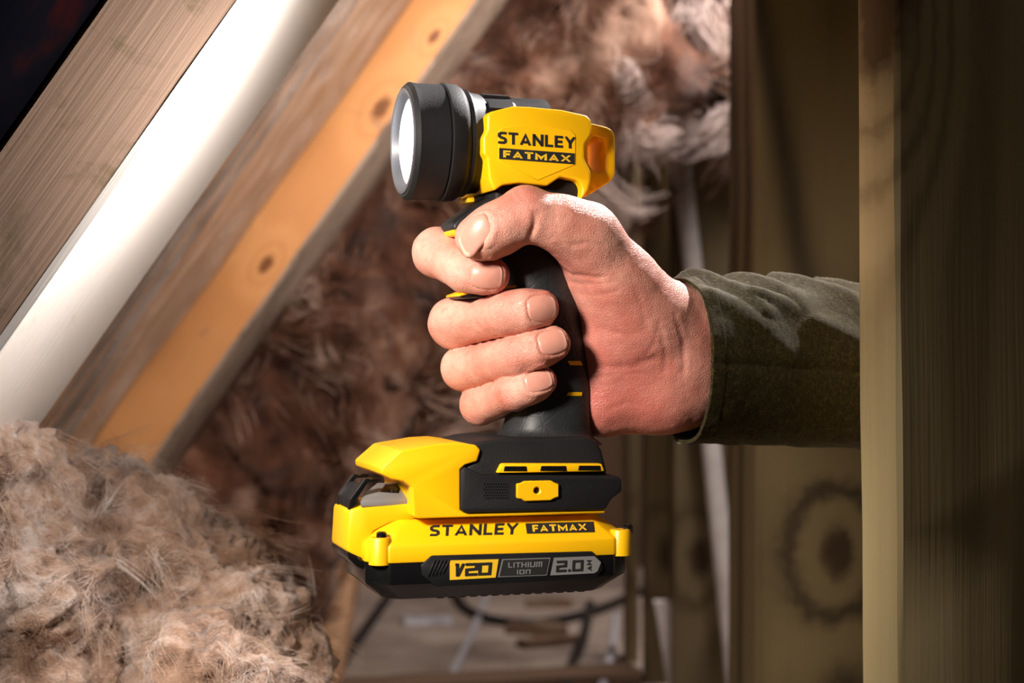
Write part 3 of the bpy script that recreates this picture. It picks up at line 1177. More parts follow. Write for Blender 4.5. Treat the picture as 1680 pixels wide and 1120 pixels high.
FING = {
    'index': [(852, 440, 34, 10.5), (718, 414, -3, 9.9), (764, 444, -22, 8.3), (790, 450, -27, 7.4), (808, 452, -27.5, 6.7)],
    'middle': [(852, 505, 36, 10.5), (745, 530, 3, 10.1), (832, 514, -24, 8.6), (862, 509, -27, 8.0), (887, 505, -26.5, 7.2)],
    'ring': [(860, 575, 36, 9.8), (761, 604, 5, 8.9), (848, 583, -23, 7.9), (880, 573, -26, 7.5), (907, 564, -25.5, 6.9)],
    'pinky': [(872, 640, 32, 9.0), (788, 663, 5, 8.0), (845, 643, -19, 6.9), (868, 634, -22.5, 6.5), (889, 625, -22.5, 5.9)],
}
THUMB = [(962, 386, -24, 11.6), (918, 366, -30, 10.6), (862, 352, -34, 10.5), (820, 371, -37, 9.3), (795, 384, -37.5, 8.8), (779, 391, -37, 7.8)]
PALM = [
    (H(962, 386, -24), H(1062, 520, -2), 11.6, 17.0),            # thumb metacarpal
    (H(1005, 470, -8), H(1020, 520, -2), 16.0, 18.0),            # ball of the thumb
    (H(1062, 528, 2), H(1130, 536, 12), 17.5, 16.0),             # wrist, upper
    (H(1130, 536, 12), H(1290, 560, 45), 16.0, 16.5),
    (H(990, 654, 7), H(1085, 640, 10), 15.0, 16.5),              # heel of the hand
    (H(1085, 640, 10), H(1130, 630, 14), 16.5, 15.5),
    (H(1130, 630, 14), H(1290, 625, 45), 15.5, 16.5),
    (H(1005, 575, 4), H(1110, 585, 8), 17.0, 18.0),
    (H(985, 520, 8), H(990, 650, 8), 12.0, 13.0),
    (H(1085, 545, 14), H(852, 440, 34), 12.0, 11.0),             # finger metacarpals, behind the grip
    (H(1090, 575, 16), H(852, 505, 36), 12.0, 11.0),
    (H(1090, 605, 16), H(860, 575, 36), 12.0, 10.5),
    (H(1085, 635, 14), H(872, 640, 32), 12.0, 9.5),
    (H(950, 410, -16), H(900, 432, 26), 8.5, 10.0),              # web of the thumb
    (H(960, 440, -6), H(900, 450, 28), 9.0, 10.0),
    (H(852, 440, 34), H(852, 505, 36), 9.5, 9.5),
    (H(852, 505, 36), H(860, 575, 36), 9.5, 9.5),
    (H(860, 575, 36), H(872, 640, 32), 9.0, 9.0),
]


def finger_sdf(p, pts, k=3.0):
    f = None
    for a, b, ra, rb in chain(pts):
        d = rcone(p, a, b, ra, rb)
        f = d if f is None else smin(f, d, k)
    return f


# soft knuckle folds: (center, axis along the finger, reach, depth)
FOLDS = []


def fold(px, py, y, dx, dz, dy=0.0, reach=9.0, depth=0.55, width=0.9):
    a = np.array((dx, dy, dz), float)
    FOLDS.append((H(px, py, y), a / np.linalg.norm(a), reach, depth, width))


fold(812, 524, -26, 1, .12, -.6, 8, .45, .8)
fold(804, 526, -24, 1, .12, -.6, 8, .35, .7)
fold(834, 594, -27, 1, .22, -.5, 7, .45, .8)
fold(828, 597, -25, 1, .22, -.5, 7, .30, .7)
fold(822, 655, -22, 1, .3, -.5, 7, .45, .8)
fold(815, 657, -21, 1, .3, -.5, 7, .30, .7)
fold(875, 372, -42, 1, -.35, -.1, 7, .8, 1.2)      # bend of the thumb
fold(924, 440, -16, 1, .5, .2, 8, 1.0, 1.5)


def hand_sdf(p):
    palm = None
    for a, b, ra, rb in PALM:
        d = rcone(p, a, b, ra, rb)
        palm = d if palm is None else smin(palm, d, 9.0)
    th = finger_sdf(p, THUMB, 4.0)
    pad = rcone(p, H(803, 392, -32), H(820, 388, -31), 7.5, 7.5)
    th = smin(th, pad, 5)
    base = smin(palm, th, 8.0)
    fs = [finger_sdf(p, FING[k]) for k in ('index', 'middle', 'ring', 'pinky')]
    fpad = [((800, 453, -23), 6.0), ((872, 508, -22), 6.8), ((892, 568, -21), 6.5), ((876, 631, -18), 5.6)]
    out = base
    for f, (c, r) in zip(fs, fpad):
        f = smin(f, rcone(p, H(*c), H(c[0] + 4, c[1], c[2]), r, r), 4)
        # fingers melt into the palm only at their roots, at the back of the grip
        kk = np.clip((p[:, 1] - 12) / 14, 0, 1) * 7 + 0.5
        h = np.maximum(kk - np.abs(out - f), 0) / kk
        out = np.minimum(out, f) - h * h * kk * 0.25
    for c, ax, reach, depth, width in FOLDS:
        d = p - c
        t = d @ ax
        rr = np.sqrt(np.maximum((d * d).sum(1) - t * t, 0))
        out = out + depth * np.exp(-(t / width) ** 2) * np.clip(1 - rr / reach, 0, 1) ** 0.7
    return out


# creases: pixel polylines laid on the skin, depth and width in mm
GROOVES = []


def skin_hit(px, py):
    eye = np.array((0, -700.0, 0))
    ray = H(px, py, 0) - eye
    ray /= np.linalg.norm(ray)
    s = 600.0
    for _ in range(60):
        s += 0.8 * float(hand_sdf((eye + ray * s)[None])[0])
    return eye + ray * s


for pts, dep, wid in (
        ([(926, 444), (955, 452), (992, 455)], .45, 1.2), ([(934, 462), (965, 466), (1005, 462)], .28, 1.0), ([(950, 482), (985, 484), (1016, 476)], .22, 1.0),
        ([(968, 598), (1000, 604), (1040, 600), (1075, 588)], .55, 2.2), ([(972, 620), (1010, 612), (1050, 612)], .25, 1.2),
        ([(1082, 540), (1092, 575), (1090, 610)], .35, 1.4), ([(1108, 520), (1122, 560), (1122, 610)], .35, 1.3), ([(1060, 585), (1075, 560), (1082, 530)], .25, 1.2),
        ([(877, 350), (878, 368), (872, 386)], .5, 1.1), ([(884, 346), (887, 362)], .3, 1.0), ([(838, 318), (846, 330)], .25, .9), ([(848, 312), (857, 326)], .25, .9),
        ([(905, 392), (918, 372), (930, 352)], .2, 1.2), ([(940, 402), (965, 398), (990, 404)], .3, 1.2),
        ([(735, 436), (742, 424), (752, 415)], .25, 1.0), ([(1000, 670), (1030, 660), (1062, 668)], .2, 1.2), ([(990, 540), (1030, 550), (1062, 540)], .18, 1.4),
        ([(1040, 470), (1052, 500), (1060, 530)], .2, 1.4)):
    hp = [skin_hit(*q) for q in pts]
    GROOVES += [(a, b, dep, wid) for a, b in zip(hp, hp[1:])]


def wave_sdf(p):
    """skin with gentle unevenness"""
    f = hand_sdf(p)
    near = np.abs(f) < 3
    if near.any():
        q = p[near]
        add = 0.35 * perlin(q / 9.0) + 0.16 * perlin(q / 3.6 + 9)
        cut = np.zeros(len(q))
        wig = q + 0.7 * np.stack([perlin(q / 4.0 + 3), perlin(q / 4.0 + 13), perlin(q / 4.0 + 23)], 1)
        for a, b, dep, wid in GROOVES:
            sel = np.abs(q - (a + b) / 2).max(1) < np.linalg.norm(b - a) / 2 + 4 * wid
            if sel.any():
                cut[sel] = np.maximum(cut[sel], dep * np.exp(-(np.maximum(rcone(wig[sel], a, b, 0, 0), 0) / wid) ** 2))
        f[near] += add + cut
    return f


hv, hq = surface(wave_sdf, (-50, -58, -52), (130, 68, 72), 0.85, 3.0, 2)
hn, _ = gradient(wave_sdf, hv, 0.3)
hn /= np.linalg.norm(hn, axis=1)[:, None]

# nails: center pixel, direction towards the tip (pixels), outward normal, length and width (mm)
NAILS = [
    ('index', (799, 452), (1, 0.02), (0.10, -1, 0.05), 13.2, 10.6),
    ('middle', (890, 505), (1, -0.14), (0.18, -1, 0.08), 12.6, 11.0),
    ('ring', (907, 560), (1, -0.28), (0.20, -1, 0.15), 12.2, 10.4),
    ('pinky', (884, 624), (1, -0.36), (0.15, -1, 0.25), 11.6, 8.6),
    ('thumb', (776, 377), (-1, 0.52), (-0.30, -0.66, 0.70), 14.5, 9.2),
]
nail_data = []
for name, (px, py), (dx, dy), nr, ln_, wd in NAILS:
    n = np.array(nr, float)
    n /= np.linalg.norm(n)
    a = np.array((dx, 0, -dy), float)
    a -= n * (a @ n)
    a /= np.linalg.norm(a)
    b = np.cross(n, a)
    # start from the eye ray, find the skin
    eye = np.array((0, -700.0, 0))
    ray = H(px, py, 0) - eye
    ray /= np.linalg.norm(ray)
    s = 600.0
    for _ in range(80):
        s += 0.8 * float(hand_sdf((eye + ray * s)[None])[0])
    nail_data.append((eye + ray * s, a, b, n, ln_, wd))


def nail_shape(s, t):
    """signed inside measure of the nail outline; s along (-1 root .. 1 tip), t across (-1..1)"""
    w = np.where(s > 0, 1 - 0.10 * np.clip(s, 0, 1) ** 3, 1 - 0.12 * s * s)
    e = np.where(s > 0, 4.5, 3.0)
    return (np.abs(s) ** e + np.abs(t / w) ** 4.0) ** 0.25


disp = np.zeros(len(hv))
nailmask = np.zeros(len(hv))
for c, a, b, n, ln_, wd in nail_data:
    d = hv - c
    s, t, z = d @ a / (ln_ / 2), d @ b / (wd / 2), d @ n
    ok = (np.abs(s) < 1.8) & (np.abs(t) < 1.8) & (z > -7) & (z < 6) & ((hn @ n) > 0.05)
    m = nail_shape(s[ok], t[ok])
    groove = -0.55 * np.clip((1.03 - m) / 0.12, 0, 1) + 0.38 * np.exp(-((m - 1.16) / 0.12) ** 2) * np.where(s[ok] < 0.75, 1, 0.25)
    disp[ok] += groove
    nailmask[ok] = np.maximum(nailmask[ok], np.clip((1.5 - m) / 0.5, 0, 1))
hv2 = hv + hn * disp[:, None]
MM = 0.001
toW = lambda v: v * MM + np.array((0, 0, ZC))
wrist = toW(H(1130, 585, 12))
hme = np_mesh('person', toW(hv2) - wrist, hq)
# flush of the skin: knuckles, fingertips and the ball of the hand are redder
flush = np.zeros(len(hv))
for pts, r, k in ((FING['index'], 10, .5), (FING['middle'], 10, .5), (FING['ring'], 10, .5), (FING['pinky'], 9, .5)):
    flush = np.maximum(flush, k * np.exp(-(np.linalg.norm(hv - H(*pts[-1][:3]), axis=1) / r) ** 2))
flush = np.maximum(flush, .9 * np.exp(-(np.linalg.norm(hv - H(1010, 640, -5), axis=1) / 34) ** 2))
flush = np.maximum(flush, .7 * np.exp(-(np.linalg.norm(hv - H(990, 560, -12), axis=1) / 26) ** 2))
flush = np.maximum(flush, .6 * np.exp(-(np.linalg.norm(hv - H(945, 430, -20), axis=1) / 18) ** 2))
flush = np.maximum(flush, .5 * np.exp(-(np.linalg.norm(hv - H(858, 325, -40), axis=1) / 9) ** 2))
at = hme.attributes.new('flush', 'FLOAT', 'POINT')
at.data.foreach_set('value', flush.astype(np.float32))

t = NT('skin')
co = t.co()
fl_ = t.n('Attribute', attribute_name='flush').outputs['Fac']
n1 = t.noise(co, 55, 5, 0.6)
n2 = t.noise(co, 320, 4, 0.65)
c = t.mix(t.rng(n1, 0.35, 0.7), lin(226, 167, 147), lin(204, 132, 112))
c = t.mix(t.math('ADD', fl_, t.math('MULTIPLY', t.math('SUBTRACT', n1, 0.5), 0.5), clamp=True), c, lin(186, 96, 84))
c = t.mix(t.rng(n2, 0.5, 0.8, 0, 0.34), c, lin(170, 92, 76))
spots = t.noise(co, 130, 3, 0.5)
c = t.mix(t.rng(spots, 0.70, 0.78, 0, 0.4), c, lin(140, 84, 62))
t.set(Base_Color=c, Roughness=t.rng(n2, 0.3, 0.7, 0.38, 0.52))
t.put(t.b.inputs['Subsurface Weight'], 0.22)
t.put(t.b.inputs['Subsurface Radius'], (1.0, 0.35, 0.2))
t.put(t.b.inputs['Subsurface Scale'], 0.003)
t.put(t.b.inputs['Specular IOR Level'], 0.4)
mpn = t.n('Mapping')
mpn.inputs['Rotation'].default_value = (0.4, 0.3, 0.6)
t.put(mpn.inputs['Vector'], co)
pores = t.vor(mpn.outputs[0], 1150, 'DISTANCE_TO_EDGE')
mw = t.n('Mapping')
mw.inputs['Rotation'].default_value = (0.2, 0.9, 0.3)
mw.inputs['Scale'].default_value = (60, 420, 420)
t.put(mw.inputs['Vector'], co)
wr = t.noise(mw.outputs[0], 1.0, 4, 0.6, 0.6)
t.bump(t.math('ADD', t.math('ADD', t.rng(pores, 0.0, 0.25), t.math('MULTIPLY', n2, 1.2)), t.math('MULTIPLY', wr, 1.6)), 0.34, 0.0005)
M['skin'] = t.m
person = link('person', hme, M['skin'])
person.location = wrist
tag(person, 'bare right hand and forearm of a person gripping the yellow flashlight', 'person')

t = NT('fingernail')
co = t.co()
nn_ = t.noise(co, 300, 3)
t.set(Base_Color=t.mix(nn_, lin(220, 158, 138), lin(204, 138, 120)), Roughness=0.36)
t.put(t.b.inputs['Subsurface Weight'], 0.15)
t.put(t.b.inputs['Subsurface Radius'], (1.0, 0.4, 0.25))
t.put(t.b.inputs['Subsurface Scale'], 0.002)
t.put(t.b.inputs['Coat Weight'], 0.15)
M['nail'] = t.m
t = NT('nail_edge')
t.set(Base_Color=lin(228, 184, 162), Roughness=0.4)
M['nail_edge'] = t.m
for (c, a, b, n, ln_, wd) in nail_data:
    NA, NB = 22, 18
    s = np.linspace(-1, 1, NA)
    tt = np.linspace(-1, 1, NB)
    S, Tt = np.meshgrid(s, tt, indexing='ij')
    S, Tt = S.ravel(), Tt.ravel()
    # squeeze the square onto the nail outline
    m = nail_shape(S, Tt)
    k = np.maximum(np.abs(S), np.abs(Tt)) / np.maximum(m, 1e-6)
    S2, T2 = S * np.where(m > 0, k, 1), Tt * np.where(m > 0, k, 1)
    p = c + np.outer(S2 * ln_ / 2, a) + np.outer(T2 * wd / 2, b) + n * 9.0
    dist = np.zeros(len(p))
    for _ in range(70):
        dist += 0.8 * np.clip(hand_sdf(p - n * dist[:, None]), -2, 2)
    dist = np.clip(dist, 0, 16)
    edge = np.maximum(np.abs(S), np.abs(Tt))
    zz = 9.0 - dist
    # smooth the height over the patch, keep the nail's own arch
    Z = zz.reshape(NA, NB)
    A = np.stack([np.ones_like(S2), S2, T2 ** 2, S2 ** 2, T2], 1)
    co_, *_ = np.linalg.lstsq(A, zz, rcond=None)
    zf = A @ co_
    off = np.where(edge > 0.97, -0.50, 0.06) + np.clip((S - 0.7) / 0.3, 0, 1) * 0.22
    pos = c + np.outer(S2 * ln_ / 2, a) + np.outer(T2 * wd / 2, b) + np.outer(zf + off, n)
    idx = np.arange(NA * NB).reshape(NA, NB)
    q = np.stack([idx[:-1, :-1], idx[1:, :-1], idx[1:, 1:], idx[:-1, 1:]], -1).reshape(-1, 4)
    me = np_mesh('fingernail', toW(pos) - wrist, q)
    o = link('fingernail', me, M['nail'], person)
    sm = o.modifiers.new('thickness', 'SOLIDIFY')
    sm.thickness = 0.0005
    sm.offset = -1
    me.materials.append(M['nail_edge'])
    for po in me.polygons:
        i = min(po.vertices)
        if i // NB >= NA - 3:
            po.material_index = 1

# ------------------------------------------------------------------ sleeve
t = NT('olive_knit')
co = t.co()
mp = t.n('Mapping')
mp.inputs['Rotation'].default_value = (0, R(20), R(-15))
mp.inputs['Scale'].default_value = (500, 1600, 1600)
t.put(mp.inputs['Vector'], co)
nb = t.noise(mp.outputs[0], 1.0, 3, 0.7)
nl = t.noise(co, 420, 5, 0.7)
c = t.ramp(t.math('ADD', t.math('MULTIPLY', nb, 0.6), t.math('MULTIPLY', nl, 0.4)), [(0.36, lin(30, 25, 10)), (0.52, lin(54, 46, 21)), (0.70, lin(96, 84, 48))])
t.set(Base_Color=c, Roughness=0.92)
t.put(t.b.inputs['Sheen Weight'], 0.3)
t.put(t.b.inputs['Sheen Roughness'], 0.25)
t.put(t.b.inputs['Specular IOR Level'], 0.1)
t.bump(t.math('ADD', nb, nl), 0.5, 0.0006)
M['knit'] = t.m
NA, NX = 200, 170
ang = np.linspace(0, 2 * np.pi, NA, endpoint=False)          # 0 towards the eye, pi/2 up
RIDGES = [(1130, 100, 1255, 40, 3.4, .30), (1195, 110, 1330, 34, 4.0, .32), (1270, 105, 1430, 44, 4.4, .34), (1340, 105, 1480, 58, 4.2, .30),
          (1235, 58, 1410, 8, 2.6, .30), (1165, 52, 1300, 4, 1.8, .30), (1330, 34, 1480, -6, 2.2, .3), (1200, 150, 1330, 120, 3.0, .4), (1300, 150, 1450, 120, 3.0, .4)]
cuff_px = 1112 + 52 * np.clip(np.cos(ang), 0, 1) ** 0.8 - 42 * np.clip(-np.cos(ang), 0, 1) + 4 * np.sin(2 * ang + .6) + np.where(np.sin(ang) < 0, 8 * np.abs(np.sin(ang)), 0)
rings = []
for i in range(NX):
    f = (i / (NX - 1)) ** 1.15
    px = cuff_px + (1500 - cuff_px) * f
    x = (px - 1110) / 300.0
    cy = 6 + 72 * np.clip(x, 0, None) ** 1.3           # arm swings away from the eye towards the post
    top = np.interp(px, [1060, 1110, 1160, 1260, 1413, 1600], [470, 466, 463, 466, 478, 486])
    bot = np.interp(px, [1060, 1110, 1160, 1260, 1413, 1600], [719, 720, 722, 724, 731, 736])
    cz = (top + bot) / 2
    hz = (bot - top) / 2
    dd = 700 + cy
    hzm = hz * dd / F
    hym = hzm * 0.98
    # slanting folds, strongest on top
    up = np.clip(np.sin(ang) * 0.75 + 0.35, 0, 1) ** 1.2
    ph = (px - 1110) / 62.0 - (np.sin(ang) - 1) * 1.9 + 0.5 * np.cos(ang)
    fold_ = 0 * px
    for x0, a0, x1, a1, hh, ww in RIDGES:
        sx, sa = px / 60.0, ang / 0.45
        ax, aa, bx, ba = x0 / 60.0, R(a0) / 0.45, x1 / 60.0, R(a1) / 0.45
        tt_ = np.clip(((sx - ax) * (bx - ax) + (sa - aa) * (ba - aa)) / ((bx - ax) ** 2 + (ba - aa) ** 2), 0, 1)
        dd_ = np.hypot(sx - ax - tt_ * (bx - ax), sa - aa - tt_ * (ba - aa) - 0.22 * np.sin(tt_ * 3.1))
        fold_ = np.maximum(fold_, 1.7 * hh * (1 - 0.55 * tt_) * np.exp(-np.maximum(dd_ / ww, 0) ** 1.5))
    q = np.stack([px / 45.0, np.cos(ang) * 2.2, np.sin(ang) * 2.2], 1)
    rr = fold_ - 1.8 * up * np.clip((px - 1125) / 70, 0, 1) + 0.9 * fbm(q, 4) + 0.35 * np.where(px - cuff_px < 20, 1, 0)
    yy = cy - np.cos(ang) * (hym + rr)
    base = (560 - cz) * dd / F
    zz = base + np.sin(ang) * (hzm + rr)
    # seam dents the cloth a little below the middle of the front
    seam = np.exp(-((ang - R(-1)) / 0.05) ** 2) + np.exp(-((ang - 2 * np.pi - R(-1)) / 0.05) ** 2)
    yy = yy + seam * 1.1
    xx = (px - 840) * (700 + yy) / F
    rings.append(np.stack([xx, yy, zz], 1))
pos = np.concatenate(rings)
idx = np.arange(NX * NA).reshape(NX, NA)
nx_ = np.roll(idx, -1, axis=1)
q = np.stack([idx[:-1], nx_[:-1], nx_[1:], idx[1:]], -1).reshape(-1, 4)
me = np_mesh('sleeve', toW(pos) - wrist, q)
slv = link('sleeve', me, M['knit'], person)
slv['label'] = 'olive knitted sleeve with a creased cuff'
sm = slv.modifiers.new('thickness', 'SOLIDIFY')
sm.thickness = 0.0016
sm.offset = -1
# stitched seam along the front of the sleeve
bm = bmesh.new()
k0 = int(round((R(359) / (2 * np.pi)) * NA)) % NA
pts = [toW(r[k0]) - wrist + np.array((0, -0.0001, 0)) for r in rings[1:]]
add_tube(bm, [Vector(p) for p in pts[::2]], 0.0006, 6)
sm_ = link('sleeve_seam', bm_mesh(bm, 'sleeve_seam'), plastic('seam_thread', lin(34, 30, 16), 0.9), slv)

# ------------------------------------------------------------------ mineral wool
def wool(name, dark, mid, light, scale, pale_at=0.62, grit=0.3):
    t = NT(name)
    co = t.co()
    warp = t.noise(co, scale * 0.5, 3, 0.5, 0, True)
    w = t.vec('ADD', co, t.vec('MULTIPLY', t.vec('SUBTRACT', warp, (0.5, 0.5, 0.5)), (0.9 / scale,) * 3))
    n1 = t.noise(w, scale, 6, 0.62, 0.8)
    n2 = t.noise(w, scale * 5, 5, 0.7, 1.2)
    f = t.math('ADD', t.math('MULTIPLY', n1, 1 - grit), t.math('MULTIPLY', n2, grit))
    c = t.ramp(f, [(0.36, dark), (0.50, mid), (pale_at, light)])
    t.set(Base_Color=c, Roughness=0.95)
    t.put(t.b.inputs['Specular IOR Level'], 0.08)
    t.put(t.b.inputs['Sheen Weight'], 0.3)
    t.bump(t.math('ADD', n2, t.noise(w, scale * 22, 4, 0.75)), 0.8, 0.003)
    return t.m


def strand_mat(name, a, b, c):
    t = NT(name)
    co = t.co()
    n = t.noise(co, 26, 4, 0.6)
    t.set(Base_Color=t.ramp(n, [(0.36, a), (0.5, b), (0.64, c)]), Roughness=0.8)
    t.put(t.b.inputs['Specular IOR Level'], 0.2)
    return t.m


def grow(verts, norms, count, steps, step, flow, freq, lift, rs, clump=1, spread=0.0):
    """strands creeping over a surface, bent by a noise field"""
    pick = rs.randint(0, len(verts), max(1, count // clump))
    pick = np.repeat(pick, clump)
    p = verts[pick] + rs.normal(size=(len(pick), 3)) * spread
    nrm = norms[pick]
    ph = np.repeat(rs.uniform(0, 50, len(pick) // clump), clump)
    out = [p - nrm * step * 0.3]
    dirn = flow[None] + rs.normal(size=p.shape) * 0.25
    st = step * np.repeat(rs.uniform(0.5, 1.4, len(pick) // clump), clump)[:, None]
    for k in range(steps - 1):
        q = p * freq
        nz = np.stack([perlin(q + ph[:, None]), perlin(q + 31.7 + ph[:, None]), perlin(q + 77.1 + ph[:, None])], 1)
        d = dirn + nz * 3.2
        d -= nrm * ((d * nrm).sum(1) - lift * (1 - 1.6 * k / steps))[:, None]
        d /= np.linalg.norm(d, axis=1)[:, None] + 1e-9
        p = p + d * st
        out.append(p)
    return np.stack(out, 1)


def wool_mass(name, sdf, lo, hi, h, mat, label, amp, freq, fine, origin, newton=1, group=None):
    def f(p):
        return sdf(p)
    v, q = surface(f, lo, hi, h, 0.02, newton)
    n, _ = gradient(f, v, h * 0.5)
    n /= np.linalg.norm(n, axis=1)[:, None] + 1e-9
    d = amp * fbm(v * freq + 3.1, 4, 0.55) + fine * (1 - 2 * np.abs(fbm(v * freq * 3.3 + 0.8 * fbm(v * freq, 2)[:, None], 3, 0.6)))
    v2 = v + n * d[:, None]
    me = np_mesh(name, v2 - np.array(origin), q)
    o = link(name, me, mat)
    o.location = origin
    tag(o, label, 'insulation', group)
    nn = np.zeros((len(me.vertices), 3), np.float32)
    me.vertices.foreach_get('normal', nn.ravel()) if False else None
    vn = np.array([x.vector[:] for x in me.vertex_normals])
    return o, v2, vn


rs = np.random.RandomState(5)
rxn, rnn, yn, eyen = np.array(RX), np.array(RN), np.array((0, 1.0, 0)), np.array(EYE)


def batt_sdf(p):
    d = p - eyen
    x, z, y = d @ rxn, d @ rnn, d[:, 1]
    q = np.stack([x * 9, y * 9, z * 9], 1)
    wob = 0.055 * perlin(q * 0.8) + 0.035 * perlin(q * 1.9 + 5)
    bulge = 0.012 * np.sin(x * 16 + 1.0) + 0.05 * np.exp(-((x - 0.33) / 0.10) ** 2)
    cz, hz = 0.115 - bulge * 0.5, 0.100 + bulge * 0.5
    cy, hy = 1.54, 0.10
    a = np.abs(z - cz) - hz + 0.06
    b = np.abs(y - cy) - hy + 0.06
    out = np.sqrt(np.maximum(a, 0) ** 2 + np.maximum(b, 0) ** 2) + np.minimum(np.maximum(a, b), 0) - 0.06
    end = np.maximum(-0.56 - x, x - 0.75)
    return np.maximum(out, end) + wob * 0.8


M['wool_brown'] = wool('brown_wool', lin(40, 20, 14), lin(104, 66, 48), lin(176, 140, 120), 9, 0.64, 0.12)
M['fibre_brown'] = strand_mat('brown_fibres', lin(60, 34, 24), lin(120, 82, 62), lin(196, 168, 152))
# bounds of the slanting batt
cor = [eyen + x * rxn + z * rnn + y * yn for x in (-.6, .78) for z in (-.02, .26) for y in (1.38, 1.70)]
lo, hi = np.min(cor, 0), np.max(cor, 0)
batt, bv, bn = wool_mass('insulation_batt', batt_sdf, lo - .03, hi + .03, 0.0075, M['wool_brown'],
                         'brown mineral wool batt sagging below the roof slope behind the flashlight', 0.030, 9, 0.006, tuple(eyen + yn * 1.6 + rnn * .12))
vis = (bn[:, 1] < 0.35)
bo = np.array(batt.location)
st = grow(bv[vis], bn[vis], 9000, 10, 0.011, 0.6 * rxn - 0.5 * np.array((0, 0, 1.0)), 11, 0.35, rs, 50, 0.0040)
fb = hair('wool_fibres', st - bo, np.linspace(1, 0.3, 10) * 0.00042, M['fibre_brown'], batt)
fb['kind'] = 'stuff'
# pale torn fluff along the lower edge of the batt
low = vis & (((bv - eyen) @ rnn) < 0.06) & (((bv - eyen) @ rxn) > 0.14) & (((bv - eyen) @ rxn) < 0.5)
if low.any():
    st = grow(bv[low], bn[low], 4000, 10, 0.0055, np.array((0.5, -0.3, -0.9)), 20, 0.9, rs, 100, 0.006)
    t = NT('pale_fluff')
    t.set(Base_Color=lin(200, 180, 172), Roughness=0.8)
    M['fluff'] = t.m
    fb2 = hair('pale_fluff', st - bo, np.linspace(1, 0.3, 10) * 0.0006, M['fluff'], batt)
    fb2['kind'] = 'stuff'


# heap of loose wool in front, lower left
def lobes_sdf(lobes, k):
    L = [(np.array(P(px, py, d)), r) for px, py, d, r in lobes]

    def f(p):
        out = None
        w = p + 0.012 * np.stack([perlin(p * 24), perlin(p * 24 + 40), perlin(p * 24 + 80)], 1)
        for c, r in L:
            d = np.linalg.norm((w - c) * np.array((1, .9, 1)), axis=1) - r
            out = d if out is None else smin(out, d, k)
        return out
    return f


heaps = [
    ('loose beige wool heap, the large fold nearest the timber rafters',
     [(200, 955, .86, .050), (290, 980, .86, .036), (365, 1020, .86, .026), (105, 925, .86, .046), (290, 1060, .86, .044), (170, 1060, .86, .052), (395, 1085, .86, .019), (190, 1200, .86, .06), (320, 1180, .86, .05)]),
    ('loose beige wool heap, the column along the edge of the picture',
     [(-20, 800, .80, .026), (15, 860, .80, .030), (40, 960, .79, .026), (55, 1040, .79, .026), (80, 1120, .79, .028), (-60, 930, .80, .045), (-60, 1060, .80, .05)]),
    ('loose greyish wool heap, the small lobe lowest of the three',
     [(390, 1115, .80, .021), (330, 1130, .79, .024), (425, 1150, .80, .020), (380, 1200, .80, .035)]),
]
M['wool_beige'] = wool('beige_wool', lin(76, 50, 36), lin(160, 128, 106), lin(204, 190, 180), 12, 0.64)
M['fibre_beige'] = strand_mat('beige_fibres', lin(126, 92, 68), lin(186, 156, 132), lin(222, 208, 198))
for label, lobes in heaps:
    f = lobes_sdf(lobes, 0.018)
    cs = np.array([P(px, py, d) for px, py, d, r in lobes])
    rr = np.array([r for *_, r in lobes])[:, None]
    lo, hi = (cs - rr).min(0) - .02, (cs + rr).max(0) + .02
    org = tuple(cs.mean(0))
    o, v, n = wool_mass('insulation_heap', f, lo, hi, 0.0026, M['wool_beige'], label, 0.018, 24, 0.0075, org, 1, 'heaps of loose mineral wool')
    vis = (n[:, 1] < 0.4) & (v[:, 2] > P(0, 1190, .85).z)
    if vis.sum() < 10:
        continue
    k = int(9000 * min(1.5, vis.sum() / 14000) + 300)
    st = grow(v[vis], n[vis], k, 9, 0.0030, np.array((0.45, -0.1, -0.5)), 30, 0.06, rs, 12, 0.0016)
    a = hair('wool_fibres', st - np.array(org), np.linspace(1, 0.35, 9) * 0.00007, M['fibre_beige'], o)
    a['kind'] = 'stuff'
    st = grow(v[vis], n[vis], k // 3, 9, 0.0012, np.array((0.1, -0.3, 0.3)), 60, 1.5, rs, 1, 0.001)
    a = hair('wool_fuzz', st - np.array(org), np.linspace(1, 0.3, 9) * 0.00004, M['fibre_beige'], o)
    a['kind'] = 'stuff'

# crumpled film hanging over the lower half of the batt
def f_drape(u, v):
    px = 330 + 480 * u + 60 * np.sin(v * 5)
    py = 500 + 340 * v + (1 - u) * 130
    q = np.stack([u * 4.2, v * 3.0, u * 0], 1)
    dist = 1.47 + 0.10 * v + 0.05 * fbm(q * 1.4, 4, 0.55) + 0.03 * np.sin(u * 9 + 3 * perlin(q))
    return np.stack([(px - 840) * dist / F, dist - DC, ZC + (560 - py) * dist / F], 1)


t = NT('crumpled_film')
co = t.co()
t.set(Base_Color=t.ramp(t.noise(co, 22, 5, 0.6, 1.0), [(0.35, lin(110, 80, 64)), (0.65, lin(176, 146, 128))]), Roughness=0.25)
tr = t.n('BsdfTransparent')
mx = t.n('MixShader')
t.put(mx.inputs[0], t.rng(t.noise(co, 12, 4, 0.6), 0.3, 0.65, 0.15, 0.75))
t.t.links.new(tr.outputs[0], mx.inputs[1])
t.t.links.new(t.b.outputs[0], mx.inputs[2])
t.t.links.new(mx.outputs[0], t.out.inputs[0])
M['film2'] = t.m
film_sheet('plastic_sheet', 110, 90, f_drape, 'crumpled clear film draped over the brown wool left of the fingers', M['film2'])

# ------------------------------------------------------------------ odds and ends on the attic floor
def G(px, py, lift=0.0):
    d = (ZC - lift) * F / (py - 560)
    p = P(px, py, d)
    return p


